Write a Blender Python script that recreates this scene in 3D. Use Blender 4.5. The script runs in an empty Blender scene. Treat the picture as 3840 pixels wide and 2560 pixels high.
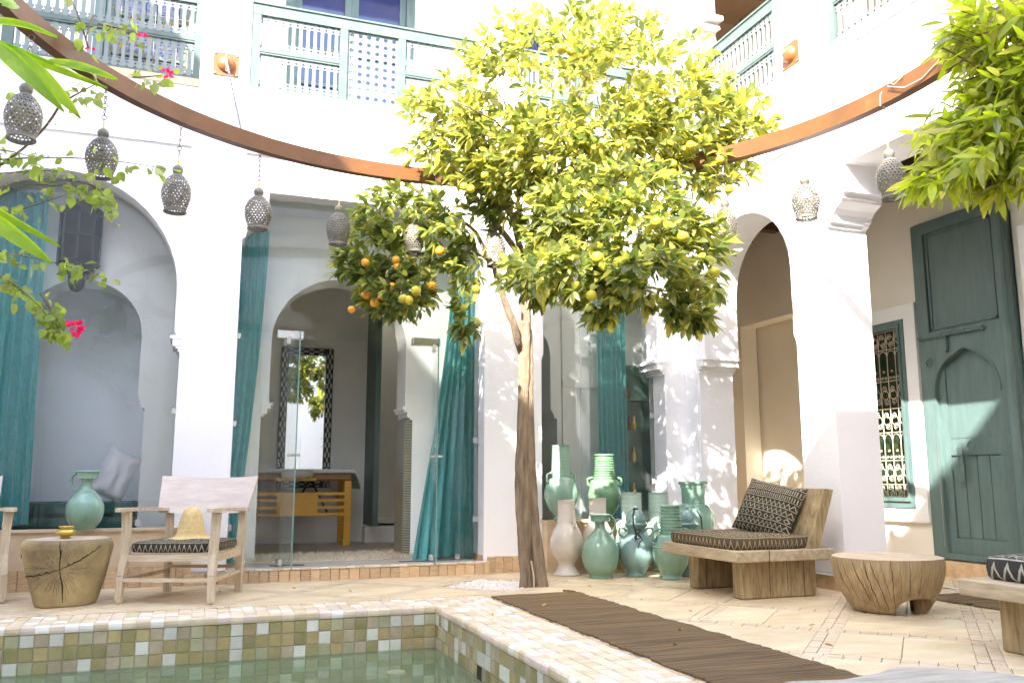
import bpy, math, random
from math import sin, cos, pi, radians, atan2, sqrt
from mathutils import Vector, Matrix, noise
from mathutils.geometry import tessellate_polygon
random.seed(7)
sc = bpy.context.scene
COL = sc.collection

# ------------------------------------------------------------------ camera
PIT, YAW, CAMH = radians(9.05), radians(19.9), 0.82
FW = Vector((sin(YAW)*cos(PIT), cos(YAW)*cos(PIT), sin(PIT)))
RI = Vector((cos(YAW), -sin(YAW), 0))
UP = RI.cross(FW)
cam_data = bpy.data.cameras.new("camera")
cam = bpy.data.objects.new("camera", cam_data)
COL.objects.link(cam)
cam.matrix_world = Matrix(((RI.x, UP.x, -FW.x, 0), (RI.y, UP.y, -FW.y, 0), (RI.z, UP.z, -FW.z, CAMH), (0, 0, 0, 1)))
cam_data.lens = 36 * 3235 / 3840
cam_data.sensor_width = 36
cam_data.clip_start = 0.05
cam_data.clip_end = 500
sc.camera = cam

# ------------------------------------------------------------------ sky, sun, exposure
SUN = Vector((0.885, 1.02, -1.0)).normalized()      # the way the light travels
world = bpy.data.worlds.new("World")
sc.world = world
world.use_nodes = True
wn = world.node_tree
sky = wn.nodes.new("ShaderNodeTexSky")
sky.sky_type = 'NISHITA'
sky.sun_disc = False
sky.sun_elevation = math.asin(-SUN.z)
sky.sun_rotation = atan2(-SUN.x, -SUN.y)
sky.air_density = 1.0
sky.dust_density = 2.0
wn.links.new(sky.outputs[0], wn.nodes["Background"].inputs[0])
wn.nodes["Background"].inputs[1].default_value = 0.15
sd = bpy.data.lights.new("sun", 'SUN')
sd.energy = 3.0
sd.angle = radians(0.5)
sd.color = (1.0, 0.965, 0.91)
sun = bpy.data.objects.new("sun", sd)
COL.objects.link(sun)
sun.rotation_euler = SUN.to_track_quat('-Z', 'Y').to_euler()
sc.view_settings.view_transform = 'Standard'
sc.view_settings.look = 'None'
sc.view_settings.exposure = 2.95
sc.view_settings.gamma = 1.0
sc.view_settings.use_curve_mapping = False
sc.cycles.use_denoising = True
sc.cycles.max_bounces = 14
sc.cycles.diffuse_bounces = 10
sc.cycles.glossy_bounces = 4
sc.cycles.transparent_max_bounces = 24
sc.cycles.transmission_bounces = 8
sc.cycles.caustics_reflective = False
sc.cycles.sample_clamp_indirect = 8

# ------------------------------------------------------------------ materials
def N(nt, t, **kw):
    n = nt.nodes.new(t)
    for k, v in kw.items():
        if k in n.inputs: n.inputs[k].default_value = v
        else: setattr(n, k, v)
    return n
def mat(name, c1, c2=None, scale=6.0, rough=0.6, bump=0.0, bscale=None, metal=0.0, stretch=(1, 1, 1), rnd=0.0, c3=None, spec=0.5, coat=0.0, detail=5, trans=None, lo=0.35, hi=0.65, bdist=0.02):
    m = bpy.data.materials.new(name); m.use_nodes = True
    nt = m.node_tree; b = nt.nodes["Principled BSDF"]; L = nt.links.new
    b.inputs["Roughness"].default_value = rough
    b.inputs["Metallic"].default_value = metal
    b.inputs["Specular IOR Level"].default_value = spec
    b.inputs["Coat Weight"].default_value = coat
    c2 = c2 or c1
    tc = N(nt, "ShaderNodeTexCoord"); mp = N(nt, "ShaderNodeMapping"); mp.inputs["Scale"].default_value = stretch
    L(tc.outputs["Object"], mp.inputs[0])
    vec = mp.outputs[0]
    if rnd:
        oi = N(nt, "ShaderNodeObjectInfo")
        sh = N(nt, "ShaderNodeVectorMath", operation='ADD')
        mu = N(nt, "ShaderNodeMath", operation='MULTIPLY'); mu.inputs[1].default_value = 37.0
        L(oi.outputs["Random"], mu.inputs[0]); L(vec, sh.inputs[0]); L(mu.outputs[0], sh.inputs[1]); vec = sh.outputs[0]
    nz = N(nt, "ShaderNodeTexNoise", Scale=scale, Detail=detail, Roughness=0.6)
    L(vec, nz.inputs["Vector"])
    cr = N(nt, "ShaderNodeValToRGB")
    e = cr.color_ramp.elements
    e[0].position = lo; e[0].color = (*c1, 1); e[1].position = hi; e[1].color = (*c2, 1)
    if c3:
        x = cr.color_ramp.elements.new(0.85); x.color = (*c3, 1)
    L(nz.outputs[0], cr.inputs[0])
    col = cr.outputs[0]
    if rnd:
        hs = N(nt, "ShaderNodeHueSaturation")
        ma = N(nt, "ShaderNodeMapRange"); ma.inputs[3].default_value = 1 - rnd; ma.inputs[4].default_value = 1 + rnd
        L(oi.outputs["Random"], ma.inputs[0]); L(ma.outputs[0], hs.inputs["Value"]); L(col, hs.inputs["Color"]); col = hs.outputs[0]
    L(col, b.inputs["Base Color"])
    if bump:
        n2 = N(nt, "ShaderNodeTexNoise", Scale=bscale or scale * 4, Detail=6, Roughness=0.65)
        L(vec, n2.inputs["Vector"])
        bp = N(nt, "ShaderNodeBump", Strength=bump, Distance=bdist)
        L(n2.outputs[0], bp.inputs["Height"]); L(bp.outputs[0], b.inputs["Normal"])
    if trans:
        tr = N(nt, "ShaderNodeBsdfTranslucent"); mx = N(nt, "ShaderNodeMixShader"); mx.inputs[0].default_value = trans[1]
        mc = N(nt, "ShaderNodeMix", data_type='RGBA', blend_type='MULTIPLY'); mc.inputs[0].default_value = 1.0
        L(col, mc.inputs[6]); mc.inputs[7].default_value = (*trans[0], 1)
        L(mc.outputs[2], tr.inputs[0]); L(b.outputs[0], mx.inputs[1]); L(tr.outputs[0], mx.inputs[2])
        L(mx.outputs[0], nt.nodes["Material Output"].inputs[0])
    return m
def glassmat(name, tint, gl=1.0, rough=0.0, ior=1.5, base=0.0):
    m = bpy.data.materials.new(name); m.use_nodes = True
    nt = m.node_tree; nt.nodes.remove(nt.nodes["Principled BSDF"]); L = nt.links.new
    tr = N(nt, "ShaderNodeBsdfTransparent"); tr.inputs[0].default_value = (*tint, 1)
    g = N(nt, "ShaderNodeBsdfGlossy"); g.inputs["Roughness"].default_value = rough
    f = N(nt, "ShaderNodeFresnel", IOR=ior)
    ma = N(nt, "ShaderNodeMath", operation='MULTIPLY_ADD'); ma.inputs[1].default_value = gl; ma.inputs[2].default_value = base
    L(f.outputs[0], ma.inputs[0])
    mx = N(nt, "ShaderNodeMixShader"); L(ma.outputs[0], mx.inputs[0]); L(tr.outputs[0], mx.inputs[1]); L(g.outputs[0], mx.inputs[2])
    L(mx.outputs[0], nt.nodes["Material Output"].inputs[0])
    return m, g
M = {}
M['plaster'] = mat('white_plaster', (.83, .815, .83), (.875, .86, .88), 1.2, .85, .35, 30, spec=.25, bdist=.006)
M['plaster_in'] = mat('inner_plaster', (.89, .89, .86), (.93, .93, .90), 1.6, .85, .2, 40, spec=.2, bdist=.004)
M['plaster_room'] = mat('room_plaster', (.82, .80, .75), (.87, .85, .80), 2.5, .9, .2, 30, spec=.2, bdist=.005)
M['cream'] = mat('cream_plaster', (.87, .81, .70), (.91, .86, .76), 1.4, .85, .2, 35, spec=.2, bdist=.004)
M['niche'] = mat('grey_lime_plaster', (.86, .88, .92), (.90, .92, .95), 2, .85, .2, 30, spec=.2, bdist=.004)
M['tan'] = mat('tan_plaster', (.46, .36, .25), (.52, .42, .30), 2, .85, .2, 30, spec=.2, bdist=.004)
M['sill'] = mat('worn_sill_plaster', (.58, .44, .28), (.68, .54, .37), 5, .8, .5, 18, c3=(.5, .36, .22), bdist=.006)
M['slab'] = mat('marble_slab', (.62, .48, .29), (.78, .65, .44), 2.6, .4, .2, 30, rnd=.09, c3=(.82, .73, .55), bdist=.003, stretch=(1, 2.5, 1))
M['band'] = mat('band_tile', (.60, .47, .31), (.70, .57, .40), 9, .5, .3, 30, c3=(.56, .48, .34), bdist=.004)
M['mortar'] = mat('mortar', (.60, .48, .33), (.68, .56, .40), 12, .9, .3, bdist=.004)
M['brick'] = mat('bejmat_brick', (.52, .34, .18), (.68, .50, .30), 14, .65, .6, 40, rnd=.16, c3=(.42, .30, .17), bdist=.006)
M['teal'] = mat('teal_paint', (.10, .155, .145), (.13, .195, .182), 5, .5, .35, 22, c3=(.08, .13, .125), bdist=.004, stretch=(3, 3, .6))
M['tealpale'] = mat('pale_teal_paint', (.075, .112, .096), (.10, .14, .12), 7, .55, .2, 30, bdist=.003)
M['baluster'] = mat('baluster_paint', (.165, .195, .18), (.20, .235, .215), 7, .55, .15, 30, bdist=.003)
M['rust'] = mat('rusted_steel', (.115, .048, .012), (.175, .062, .014), 5, .45, .4, 30, c3=(.22, .11, .035), metal=.0, bdist=.003)
M['rustplate'] = mat('rust_plate', (.20, .062, .012), (.27, .09, .02), 9, .5, .4, 30, bdist=.003)
M['chain'] = mat('galvanised_chain', (.22, .22, .23), (.34, .34, .34), 30, .4, metal=.4)
M['rustchain'] = mat('old_chain', (.16, .11, .07), (.25, .19, .13), 30, .5, metal=.5)
M['lantern'] = mat('aged_lantern_metal', (.115, .105, .078), (.205, .18, .14), 9, .5, .5, 60, metal=.1, rnd=.22, bdist=.003)
M['lanternball'] = mat('lantern_ball', (.13, .125, .095), (.21, .19, .155), 9, .38, metal=.1)
M['wood'] = mat('bleached_teak', (.48, .37, .24), (.64, .53, .38), 7, .7, .5, 40, c3=(.70, .60, .46), stretch=(6, 6, .8), bdist=.004)
M['woodx'] = mat('bleached_teak_across', (.50, .39, .26), (.66, .55, .40), 7, .7, .5, 40, c3=(.64, .53, .4), stretch=(.8, 7, 7), bdist=.004)
M['backrest'] = mat('silvered_teak', (.56, .46, .40), (.66, .57, .50), 5, .65, .35, 30, stretch=(1, 1, 6), bdist=.003)
M['beamwood'] = mat('weathered_beam_wood', (.19, .13, .055), (.40, .30, .16), 6, .75, .6, 30, c3=(.50, .40, .25), stretch=(6, 6, 1), bdist=.006, lo=.3, hi=.62)
M['beamtop'] = mat('weathered_plank', (.36, .28, .17), (.52, .43, .29), 5, .75, .5, 30, c3=(.26, .19, .11), stretch=(7, 1, 7), bdist=.005)
M['stump'] = mat('stump_side', (.25, .165, .07), (.42, .31, .165), 7, .7, .7, 26, c3=(.50, .39, .24), stretch=(5, 5, .8), bdist=.008, lo=.3)
M['stumptop'] = mat('stump_top', (.50, .38, .26), (.62, .49, .36), 5, .6, .4, 30, bdist=.004)
M['stumpgrey'] = mat('stump_face', (.15, .105, .055), (.46, .35, .16), 3.2, .7, .9, 22, c3=(.30, .25, .17), bdist=.008, lo=.3)
M['crack'] = mat('wood_crack', (.02, .012, .006), rough=.95)
M['driftwood'] = mat('driftwood', (.30, .27, .215), (.46, .42, .35), 7, .75, .6, 20, stretch=(1, 6, 1), bdist=.006)
M['bark'] = mat('bark', (.17, .12, .075), (.40, .30, .20), 6, .85, 1.0, 22, c3=(.50, .40, .29), stretch=(5, 5, .8), bdist=.03, lo=.3, hi=.62)
M['twig'] = mat('twig', (.12, .075, .03), (.18, .12, .06), 10, .8)
LT = ((2.1, 2.05, 1.0), .55)
M['leafA'] = mat('citrus_leaf', (.20, .225, .07), (.29, .31, .10), 9, .30, rnd=.38, trans=LT, spec=.9)
M['leafB'] = mat('citrus_leaf_young', (.36, .35, .09), (.48, .45, .14), 9, .32, rnd=.2, trans=LT, spec=.6)
M['leafC'] = mat('citrus_leaf_dark', (.10, .14, .05), (.16, .20, .075), 9, .28, rnd=.25, trans=LT, spec=.6)
M['leafD'] = mat('oleander_leaf', (.24, .31, .025), (.40, .46, .04), 7, .35, rnd=.35, trans=LT, spec=.6)
M['leafE'] = mat('bougainvillea_leaf', (.17, .23, .05), (.26, .33, .09), 9, .55, rnd=.3, trans=LT)
M['blade'] = mat('broad_blade_leaf', (.20, .34, .014), (.32, .48, .025), 5, .35, .25, 40, stretch=(1, 8, 1), trans=LT, bdist=.002)
M['petal'] = mat('magenta_bract', (.75, .012, .13), (.85, .03, .2), 20, .6, trans=((1.3, .5, .8), .3))
M['orange'] = mat('orange_peel', (.60, .25, .012), (.68, .34, .02), 6, .42, .3, 150, rnd=.10, bdist=.002)
M['lemon'] = mat('yellow_fruit_peel', (.52, .38, .02), (.46, .42, .03), 6, .42, .3, 150, rnd=.10, bdist=.002)
M['jade'] = mat('jade_glaze', (.19, .335, .245), (.29, .46, .35), 4, .16, .25, 9, rnd=.18, stretch=(1.5, 1.5, .6), coat=.5, bdist=.004, c3=(.30, .44, .33))
M['jadeblue'] = mat('blue_green_glaze', (.17, .29, .26), (.28, .42, .38), 5, .2, .25, 9, stretch=(1.5, 1.5, .6), coat=.4, bdist=.004, c3=(.13, .22, .17))
M['sungreen'] = mat('sunlit_green_glaze', (.40, .53, .44), (.52, .62, .53), 4, .16, .2, 9, coat=.5, bdist=.004)  # green glaze with blown-out sunlight put into its colour
M['olive'] = mat('green_glaze', (.12, .25, .13), (.19, .33, .18), 6, .2, .15, 12, coat=.4, bdist=.004, c3=(.25, .22, .10))
M['ivory'] = mat('ivory_glaze', (.56, .49, .41), (.72, .65, .58), 4, .18, .2, 9, coat=.5, bdist=.003, c3=(.55, .44, .34))
M['clay'] = mat('fired_clay', (.34, .22, .12), (.45, .31, .18), 9, .8)
M['rope'] = mat('tarred_rope', (.03, .022, .016), rough=.9)
M['straw'] = mat('straw', (.62, .44, .17), (.74, .56, .26), 40, .75, .4, 60, bdist=.003)
M['brass'] = mat('old_brass', (.55, .38, .06), (.66, .47, .12), 12, .3, metal=.75)
M['chrome'] = mat('brushed_steel', (.62, .62, .60), rough=.22, metal=.9)
M['black'] = mat('dark_iron', (.02, .02, .018), rough=.5)
M['darklantern'] = mat('dark_bronze', (.008, .013, .006), (.025, .03, .012), 9, .45)
M['rug'] = mat('dark_wool_rug', (.13, .08, .036), (.33, .21, .095), 3, .95, .9, 260, c3=(.46, .33, .17), stretch=(.5, 12, 1), bdist=.01, detail=8)
M['fur'] = mat('cream_wool', (.62, .54, .40), (.74, .66, .52), 20, .95, .8, 120, bdist=.01)
M['yellowwood'] = mat('varnished_beech', (.74, .38, .04), (.84, .47, .06), 7, .35, stretch=(1, 8, 8))
M['towel'] = mat('towel', (.72, .80, .83), (.80, .87, .89), 30, .95, .5, 120)
M['vinyl'] = mat('tan_vinyl', (.33, .17, .06), rough=.45)
M['satin'] = mat('satin_cushion', (.78, .76, .80), (.85, .83, .86), 5, .28, .4, 9, bdist=.02)
M['sofa'] = mat('dark_teal_velvet', (.012, .075, .062), (.02, .11, .09), 9, .8)
M['ceilwood'] = mat('old_ceiling_wood', (.12, .06, .022), (.20, .11, .045), 6, .75, .5, 30, stretch=(6, 1, 6))
M['pebble'] = mat('white_pebble', (.70, .64, .57), (.84, .78, .72), 30, .6)
M['soil'] = mat('dark_soil', (.10, .07, .05), (.16, .11, .08), 30, .95)
M['dryleaf'] = mat('dry_leaf', (.50, .30, .03), (.62, .42, .06), 12, .6)
M['reed'] = mat('mirror_frame_black', (.012, .014, .012), rough=.35)
M['bone'] = mat('bone_inlay', (.42, .44, .36), rough=.4)
M['mirror'] = mat('mirror', (.85, .87, .86), rough=.01, metal=1.0)
M['panesky'] = mat('sky_tinted_glass', (.006, .018, .10), (.01, .025, .14), 2, .06, spec=.9)  # blue of the reflected sky put into the pane colour
M['sheer'] = mat('sheer_white', (.6, .6, .65), rough=.8)
M['iron'] = mat('cream_wrought_iron', (.48, .40, .30), (.58, .50, .39), 14, .6)
M['glass'], _g = glassmat('pane_glass', (.993, .999, .996), .8, base=.0)
M['doorglass'], _g2 = glassmat('door_glass', (.985, .998, .99), .22)
M['glassedge'] = mat('glass_edge', (.16, .28, .25), rough=.15)
M['water'], wg = glassmat('pool_water', (.90, 1.0, .86), 1.0, .0, 1.33)
def milky(m, c, f):
    nt = m.node_tree; out = nt.nodes['Material Output']; s = out.inputs[0].links[0].from_socket
    d = N(nt, 'ShaderNodeBsdfDiffuse'); d.inputs[0].default_value = (*c, 1); mx = N(nt, 'ShaderNodeMixShader'); mx.inputs[0].default_value = f
    nt.links.new(s, mx.inputs[1]); nt.links.new(d.outputs[0], mx.inputs[2]); nt.links.new(mx.outputs[0], out.inputs[0])
milky(M['water'], (.30, .40, .24), .24)
def water_bump():
    nt = M['water'].node_tree; L = nt.links.new
    tc = N(nt, "ShaderNodeTexCoord"); nz = N(nt, "ShaderNodeTexNoise", Scale=5.0, Detail=2.0)
    bp = N(nt, "ShaderNodeBump", Strength=.12, Distance=.02)
    L(tc.outputs["Object"], nz.inputs["Vector"]); L(nz.outputs[0], bp.inputs["Height"]); L(bp.outputs[0], wg.inputs["Normal"])
water_bump()
def curtainmat():
    m = mat('teal_curtain', (.08, .37, .37), (.17, .52, .53), 60, .5, .3, 90, stretch=(3, 3, .35), c3=(.25, .44, .50), bdist=.004, trans=((1.6, 1.6, 1.6), .35))
    m.node_tree.nodes["Principled BSDF"].inputs["Sheen Weight"].default_value = .8
    return m
M['curtain'] = curtainmat()
def mudcloth(name, rot=0.0, s=1.0, dark=(.028, .022, .014), pale=(.44, .38, .26), amount=.5):
    """bogolan print: rows of zigzags, dashes and rings between stripes"""
    m = bpy.data.materials.new(name); m.use_nodes = True
    nt = m.node_tree; L = nt.links.new; b = nt.nodes["Principled BSDF"]; b.inputs["Roughness"].default_value = .9
    def mth(op, a, c=None, d=None):
        n = N(nt, "ShaderNodeMath", operation=op)
        for i, v in enumerate((a, c, d)):
            if v is None: continue
            if isinstance(v, (int, float)): n.inputs[i].default_value = v
            else: L(v, n.inputs[i])
        return n.outputs[0]
    uv = N(nt, "ShaderNodeUVMap"); mp = N(nt, "ShaderNodeMapping"); mp.inputs["Scale"].default_value = (s, s, s)
    mp.inputs["Rotation"].default_value = (0, 0, rot)
    L(uv.outputs[0], mp.inputs[0])
    nz0 = N(nt, "ShaderNodeTexNoise", Scale=14.0, Detail=3.0); L(mp.outputs[0], nz0.inputs["Vector"])
    vm = N(nt, "ShaderNodeVectorMath", operation='MULTIPLY_ADD'); vm.inputs[1].default_value = (.008, .008, 0)
    L(nz0.outputs[1], vm.inputs[0]); L(mp.outputs[0], vm.inputs[2])
    sx = N(nt, "ShaderNodeSeparateXYZ"); L(vm.outputs[0], sx.inputs[0])
    u, v = sx.outputs[0], sx.outputs[1]
    row = mth('FLOOR', mth('MULTIPLY', v, 18.0)); fr = mth('FRACT', mth('MULTIPLY', v, 18.0))
    rowr = mth('FRACT', mth('MULTIPLY', mth('SINE', mth('MULTIPLY', row, 12.9)), 437.5))
    uu = mth('MULTIPLY', u, 26.0)
    tri = mth('PINGPONG', uu, .5)                                      # zigzag
    zig = mth('LESS_THAN', mth('ABSOLUTE', mth('SUBTRACT', fr, mth('MULTIPLY_ADD', tri, 1.2, .2))), .10)
    dash = mth('MULTIPLY', mth('LESS_THAN', mth('FRACT', mth('MULTIPLY', u, 60.0)), .4), mth('LESS_THAN', mth('ABSOLUTE', mth('SUBTRACT', fr, .5)), .32))
    cx = mth('SUBTRACT', mth('FRACT', mth('MULTIPLY', u, 18.0)), .5); cy = mth('SUBTRACT', fr, .5)
    rr = mth('ADD', mth('ABSOLUTE', cx), mth('ABSOLUTE', cy))
    ring = mth('LESS_THAN', mth('ABSOLUTE', mth('SUBTRACT', rr, .32)), .08)
    line = mth('LESS_THAN', fr, .10)
    a = mth('MULTIPLY', zig, mth('LESS_THAN', rowr, .42))
    c = mth('MULTIPLY', dash, mth('MULTIPLY', mth('GREATER_THAN', rowr, .42), mth('LESS_THAN', rowr, .7)))
    d = mth('MULTIPLY', ring, mth('GREATER_THAN', rowr, .7))
    tot = mth('MINIMUM', mth('ADD', mth('ADD', a, c), mth('ADD', d, line)), 1.0)
    nz = N(nt, "ShaderNodeTexNoise", Scale=30.0, Detail=4.0); L(uv.outputs[0], nz.inputs["Vector"])
    tot = mth('MULTIPLY', tot, mth('MULTIPLY_ADD', nz.outputs[0], 1.2, .1))
    mx = N(nt, "ShaderNodeMix", data_type='RGBA'); L(tot, mx.inputs[0])
    mx.inputs[6].default_value = (*dark, 1); mx.inputs[7].default_value = (*pale, 1)
    L(mx.outputs[2], b.inputs["Base Color"])
    bp = N(nt, "ShaderNodeBump", Strength=.4, Distance=.003); L(nz.outputs[0], bp.inputs["Height"]); L(bp.outputs[0], b.inputs["Normal"])
    return m
M['mud'] = mudcloth('mudcloth', 0, 1.0)
M['mud2'] = mudcloth('mudcloth_brown', 0, .8, (.085, .06, .03), (.42, .34, .2))
def zellige(name, dark, pale, s):
    m = bpy.data.materials.new(name); m.use_nodes = True
    nt = m.node_tree; L = nt.links.new; b = nt.nodes["Principled BSDF"]; b.inputs["Roughness"].default_value = .3
    tc = N(nt, "ShaderNodeTexCoord"); sx = N(nt, "ShaderNodeSeparateXYZ"); L(tc.outputs["Object"], sx.inputs[0])
    def mth(op, a, c=None):
        n = N(nt, "ShaderNodeMath", operation=op)
        for i, v in enumerate((a, c)):
            if v is None: continue
            if isinstance(v, (int, float)): n.inputs[i].default_value = v
            else: L(v, n.inputs[i])
        return n.outputs[0]
    y = mth('PINGPONG', mth('MULTIPLY', sx.outputs[1], s), .5); z = mth('PINGPONG', mth('MULTIPLY', sx.outputs[2], s * .7), .5)
    st = mth('ADD', y, z); k = mth('GREATER_THAN', mth('PINGPONG', st, .25), .11)
    ch = N(nt, "ShaderNodeTexNoise", Scale=9.0)
    L(tc.outputs["Object"], ch.inputs["Vector"])
    cr = N(nt, "ShaderNodeValToRGB"); cr.color_ramp.interpolation = 'CONSTANT'
    cr.color_ramp.elements[0].color = (*dark, 1); cr.color_ramp.elements[1].position = .55; cr.color_ramp.elements[1].color = (.12, .06, .03, 1)
    L(ch.outputs[0], cr.inputs[0])
    mx = N(nt, "ShaderNodeMix", data_type='RGBA'); L(k, mx.inputs[0]); L(cr.outputs[0], mx.inputs[6]); mx.inputs[7].default_value = (*pale, 1)
    L(mx.outputs[2], b.inputs["Base Color"])
    return m
M['zellige'] = zellige('zellige_panel', (.015, .03, .04), (.36, .34, .26), 46)
TILEC = [('khaki', (.37, .29, .13), (.46, .37, .19)), ('olive', (.27, .245, .10), (.35, .31, .15)), ('taupe', (.39, .32, .21), (.47, .395, .27)),
         ('sage', (.38, .37, .22), (.46, .44, .28)), ('pearl', (.60, .61, .52), (.70, .70, .61))]
M['wtile'] = [mat('pool_tile_' + n, a, c, 12, .16, .5, 14, rnd=.14, bdist=.004) for n, a, c in TILEC]
COPC = [('cream', (.68, .55, .38), (.76, .64, .47)), ('rose', (.70, .56, .46), (.76, .63, .54)), ('sand', (.58, .46, .28), (.66, .54, .36)), ('milk', (.86, .82, .73), (.90, .87, .79))]
M['ctile'] = [mat('coping_tile_' + n, a, c, 12, .5, .4, 14, rnd=.08, bdist=.004) for n, a, c in COPC]
M['copgrout'] = mat('coping_grout', (.66, .56, .42), (.74, .64, .50), 12, .9)
M['poolshell'] = mat('pool_grout', (.36, .31, .21), (.44, .38, .27), 12, .9)
# ------------------------------------------------------------------ building blocks
WO = {}
def link(o): COL.objects.link(o); return o
def tag(o, label=None, cat=None, group=None, kind=None):
    if label: o['label'] = label
    if cat: o['category'] = cat
    if group: o['group'] = group
    if kind: o['kind'] = kind
    return o
def thing(name, label, cat, loc=(0, 0, 0), group=None, kind=None):
    o = link(bpy.data.objects.new(name, None)); o.location = loc; o.empty_display_size = .1
    WO[o] = Vector(loc); return tag(o, label, cat, group, kind)
class MB:
    def __init__(s): s.v = []; s.f = []; s.m = []; s.uv = []
    def add(s, vs, fs, mi=0):
        k = len(s.v); s.v += [tuple(p) for p in vs]
        for f in fs: s.f.append(tuple(i + k for i in f)); s.m.append(mi)
        return s
    def box(s, a, b, mi=0, M4=None, bev=0.0):
        (x0, y0, z0), (x1, y1, z1) = a, b
        if x0 > x1: x0, x1 = x1, x0
        if y0 > y1: y0, y1 = y1, y0
        if z0 > z1: z0, z1 = z1, z0
        if not bev:
            vs = [(x, y, z) for z in (z0, z1) for y in (y0, y1) for x in (x0, x1)]
            fs = [(0, 2, 3, 1), (4, 5, 7, 6), (0, 1, 5, 4), (2, 6, 7, 3), (0, 4, 6, 2), (1, 3, 7, 5)]
        else:
            vs = []; e = bev
            lay = [(z0, e), (z0 + e, 0), (z1 - e, 0), (z1, e)]
            for z, i in lay:
                q = e
                A0, A1, B0, B1 = x0, x1, y0, y1
                vs += [(A0 + q + i * .6, B0 + i, z), (A1 - q - i * .6, B0 + i, z), (A1 - i, B0 + q + i * .6, z), (A1 - i, B1 - q - i * .6, z),
                       (A1 - q - i * .6, B1 - i, z), (A0 + q + i * .6, B1 - i, z), (A0 + i, B1 - q - i * .6, z), (A0 + i, B0 + q + i * .6, z)]
            fs = [tuple(reversed(range(8))), tuple(range(24, 32))]
            for l in range(3):
                for k in range(8):
                    j = (k + 1) % 8; fs.append((l * 8 + k, l * 8 + j, l * 8 + 8 + j, l * 8 + 8 + k))
        if M4 is not None: vs = [M4 @ Vector(p) for p in vs]
        return s.add(vs, fs, mi)
    def lathe(s, prof, n=24, c=(0, 0, 0), mi=0, M4=None, wob=None):
        vs = []; fs = []
        for j, (r, z) in enumerate(prof):
            for i in range(n):
                a = 2 * pi * i / n; rr = r if wob is None else r * wob(a, z)
                vs.append(Vector((rr * cos(a), rr * sin(a), z)))
        vs = [(M4 @ p if M4 is not None else p) + Vector(c) for p in vs]
        for j in range(len(prof) - 1):
            for i in range(n):
                k = (i + 1) % n; fs.append((j * n + i, j * n + k, j * n + n + k, j * n + n + i))
        if prof[0][0] > 1e-4: fs.append(tuple(reversed(range(n))))
        if prof[-1][0] > 1e-4: fs.append(tuple(range((len(prof) - 1) * n, len(prof) * n)))
        return s.add(vs, fs, mi)
    def tube(s, pts, r, n=6, mi=0, closed=False, flat=1.0):
        pts = [Vector(p) for p in pts]; k = len(pts); vs = []; fs = []
        rs = r if isinstance(r, (list, tuple)) else [r] * k
        ref = None
        for i, p in enumerate(pts):
            t = (pts[(i + 1) % k] - pts[i - 1]) if closed else (pts[min(i + 1, k - 1)] - pts[max(i - 1, 0)])
            if t.length < 1e-9: t = Vector((0, 0, 1))
            t.normalize()
            if ref is None: ref = Vector((0, 0, 1)) if abs(t.z) < .9 else Vector((1, 0, 0))
            a = ref - t * ref.dot(t)
            if a.length < 1e-6: a = t.orthogonal()
            a.normalize(); ref = a; b = t.cross(a)
            for j in range(n):
                q = 2 * pi * j / n; vs.append(p + (a * cos(q) + b * sin(q) * flat) * rs[i])
        m = k if closed else k - 1
        for i in range(m):
            for j in range(n):
                i2 = (i + 1) % k; j2 = (j + 1) % n
                fs.append((i * n + j, i * n + j2, i2 * n + j2, i2 * n + j))
        if not closed: fs.append(tuple(reversed(range(n)))); fs.append(tuple(range((k - 1) * n, k * n)))
        return s.add(vs, fs, mi)
    def plate(s, outer, holes, to3, t0, t1, mi=0):
        """a slab with holes: 2D loops mapped by to3(u, v, depth) between depths t0 and t1"""
        loops = [outer] + holes
        flat = [p for l in loops for p in l]
        tris = tessellate_polygon([[Vector((p[0], p[1], 0)) for p in l] for l in loops])
        n = len(flat)
        vs = [to3(p[0], p[1], t0) for p in flat] + [to3(p[0], p[1], t1) for p in flat]
        fs = [tuple(t) for t in tris] + [tuple(i + n for i in reversed(t)) for t in tris]
        k = 0
        for l in loops:
            m = len(l)
            for i in range(m):
                j = (i + 1) % m; fs.append((k + i, k + j, n + k + j, n + k + i))
            k += m
        return s.add(vs, fs, mi)
    def build(s, name, mats, parent=None, smooth=False, label=None, local=False, link_=True, fix=True):
        if not isinstance(mats, (list, tuple)): mats = [mats]
        me = bpy.data.meshes.new(name)
        off = WO.get(parent, Vector((0, 0, 0))) if parent else Vector((0, 0, 0))
        if local or not off.length: vs = s.v
        else: vs = [(p[0] - off.x, p[1] - off.y, p[2] - off.z) for p in s.v]
        me.from_pydata(vs, [], s.f)
        for m in mats: me.materials.append(m)
        if len(mats) > 1: me.polygons.foreach_set("material_index", s.m)
        if smooth: me.polygons.foreach_set("use_smooth", [True] * len(me.polygons))
        me.validate()
        if fix:
            import bmesh
            bm = bmesh.new(); bm.from_mesh(me); bmesh.ops.recalc_face_normals(bm, faces=bm.faces); bm.to_mesh(me); bm.free()
        me.update()
        o = bpy.data.objects.new(name, me)
        if link_: link(o)
        if parent: o.parent = parent; WO[o] = off
        else: WO[o] = Vector((0, 0, 0))
        if label: o['label'] = label
        return o
def smooth_by_angle(o, deg=35):
    me = o.data
    me.polygons.foreach_set("use_smooth", [True] * len(me.polygons))
    try: me.set_sharp_from_angle(angle=radians(deg))
    except Exception: pass
    return o
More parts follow.
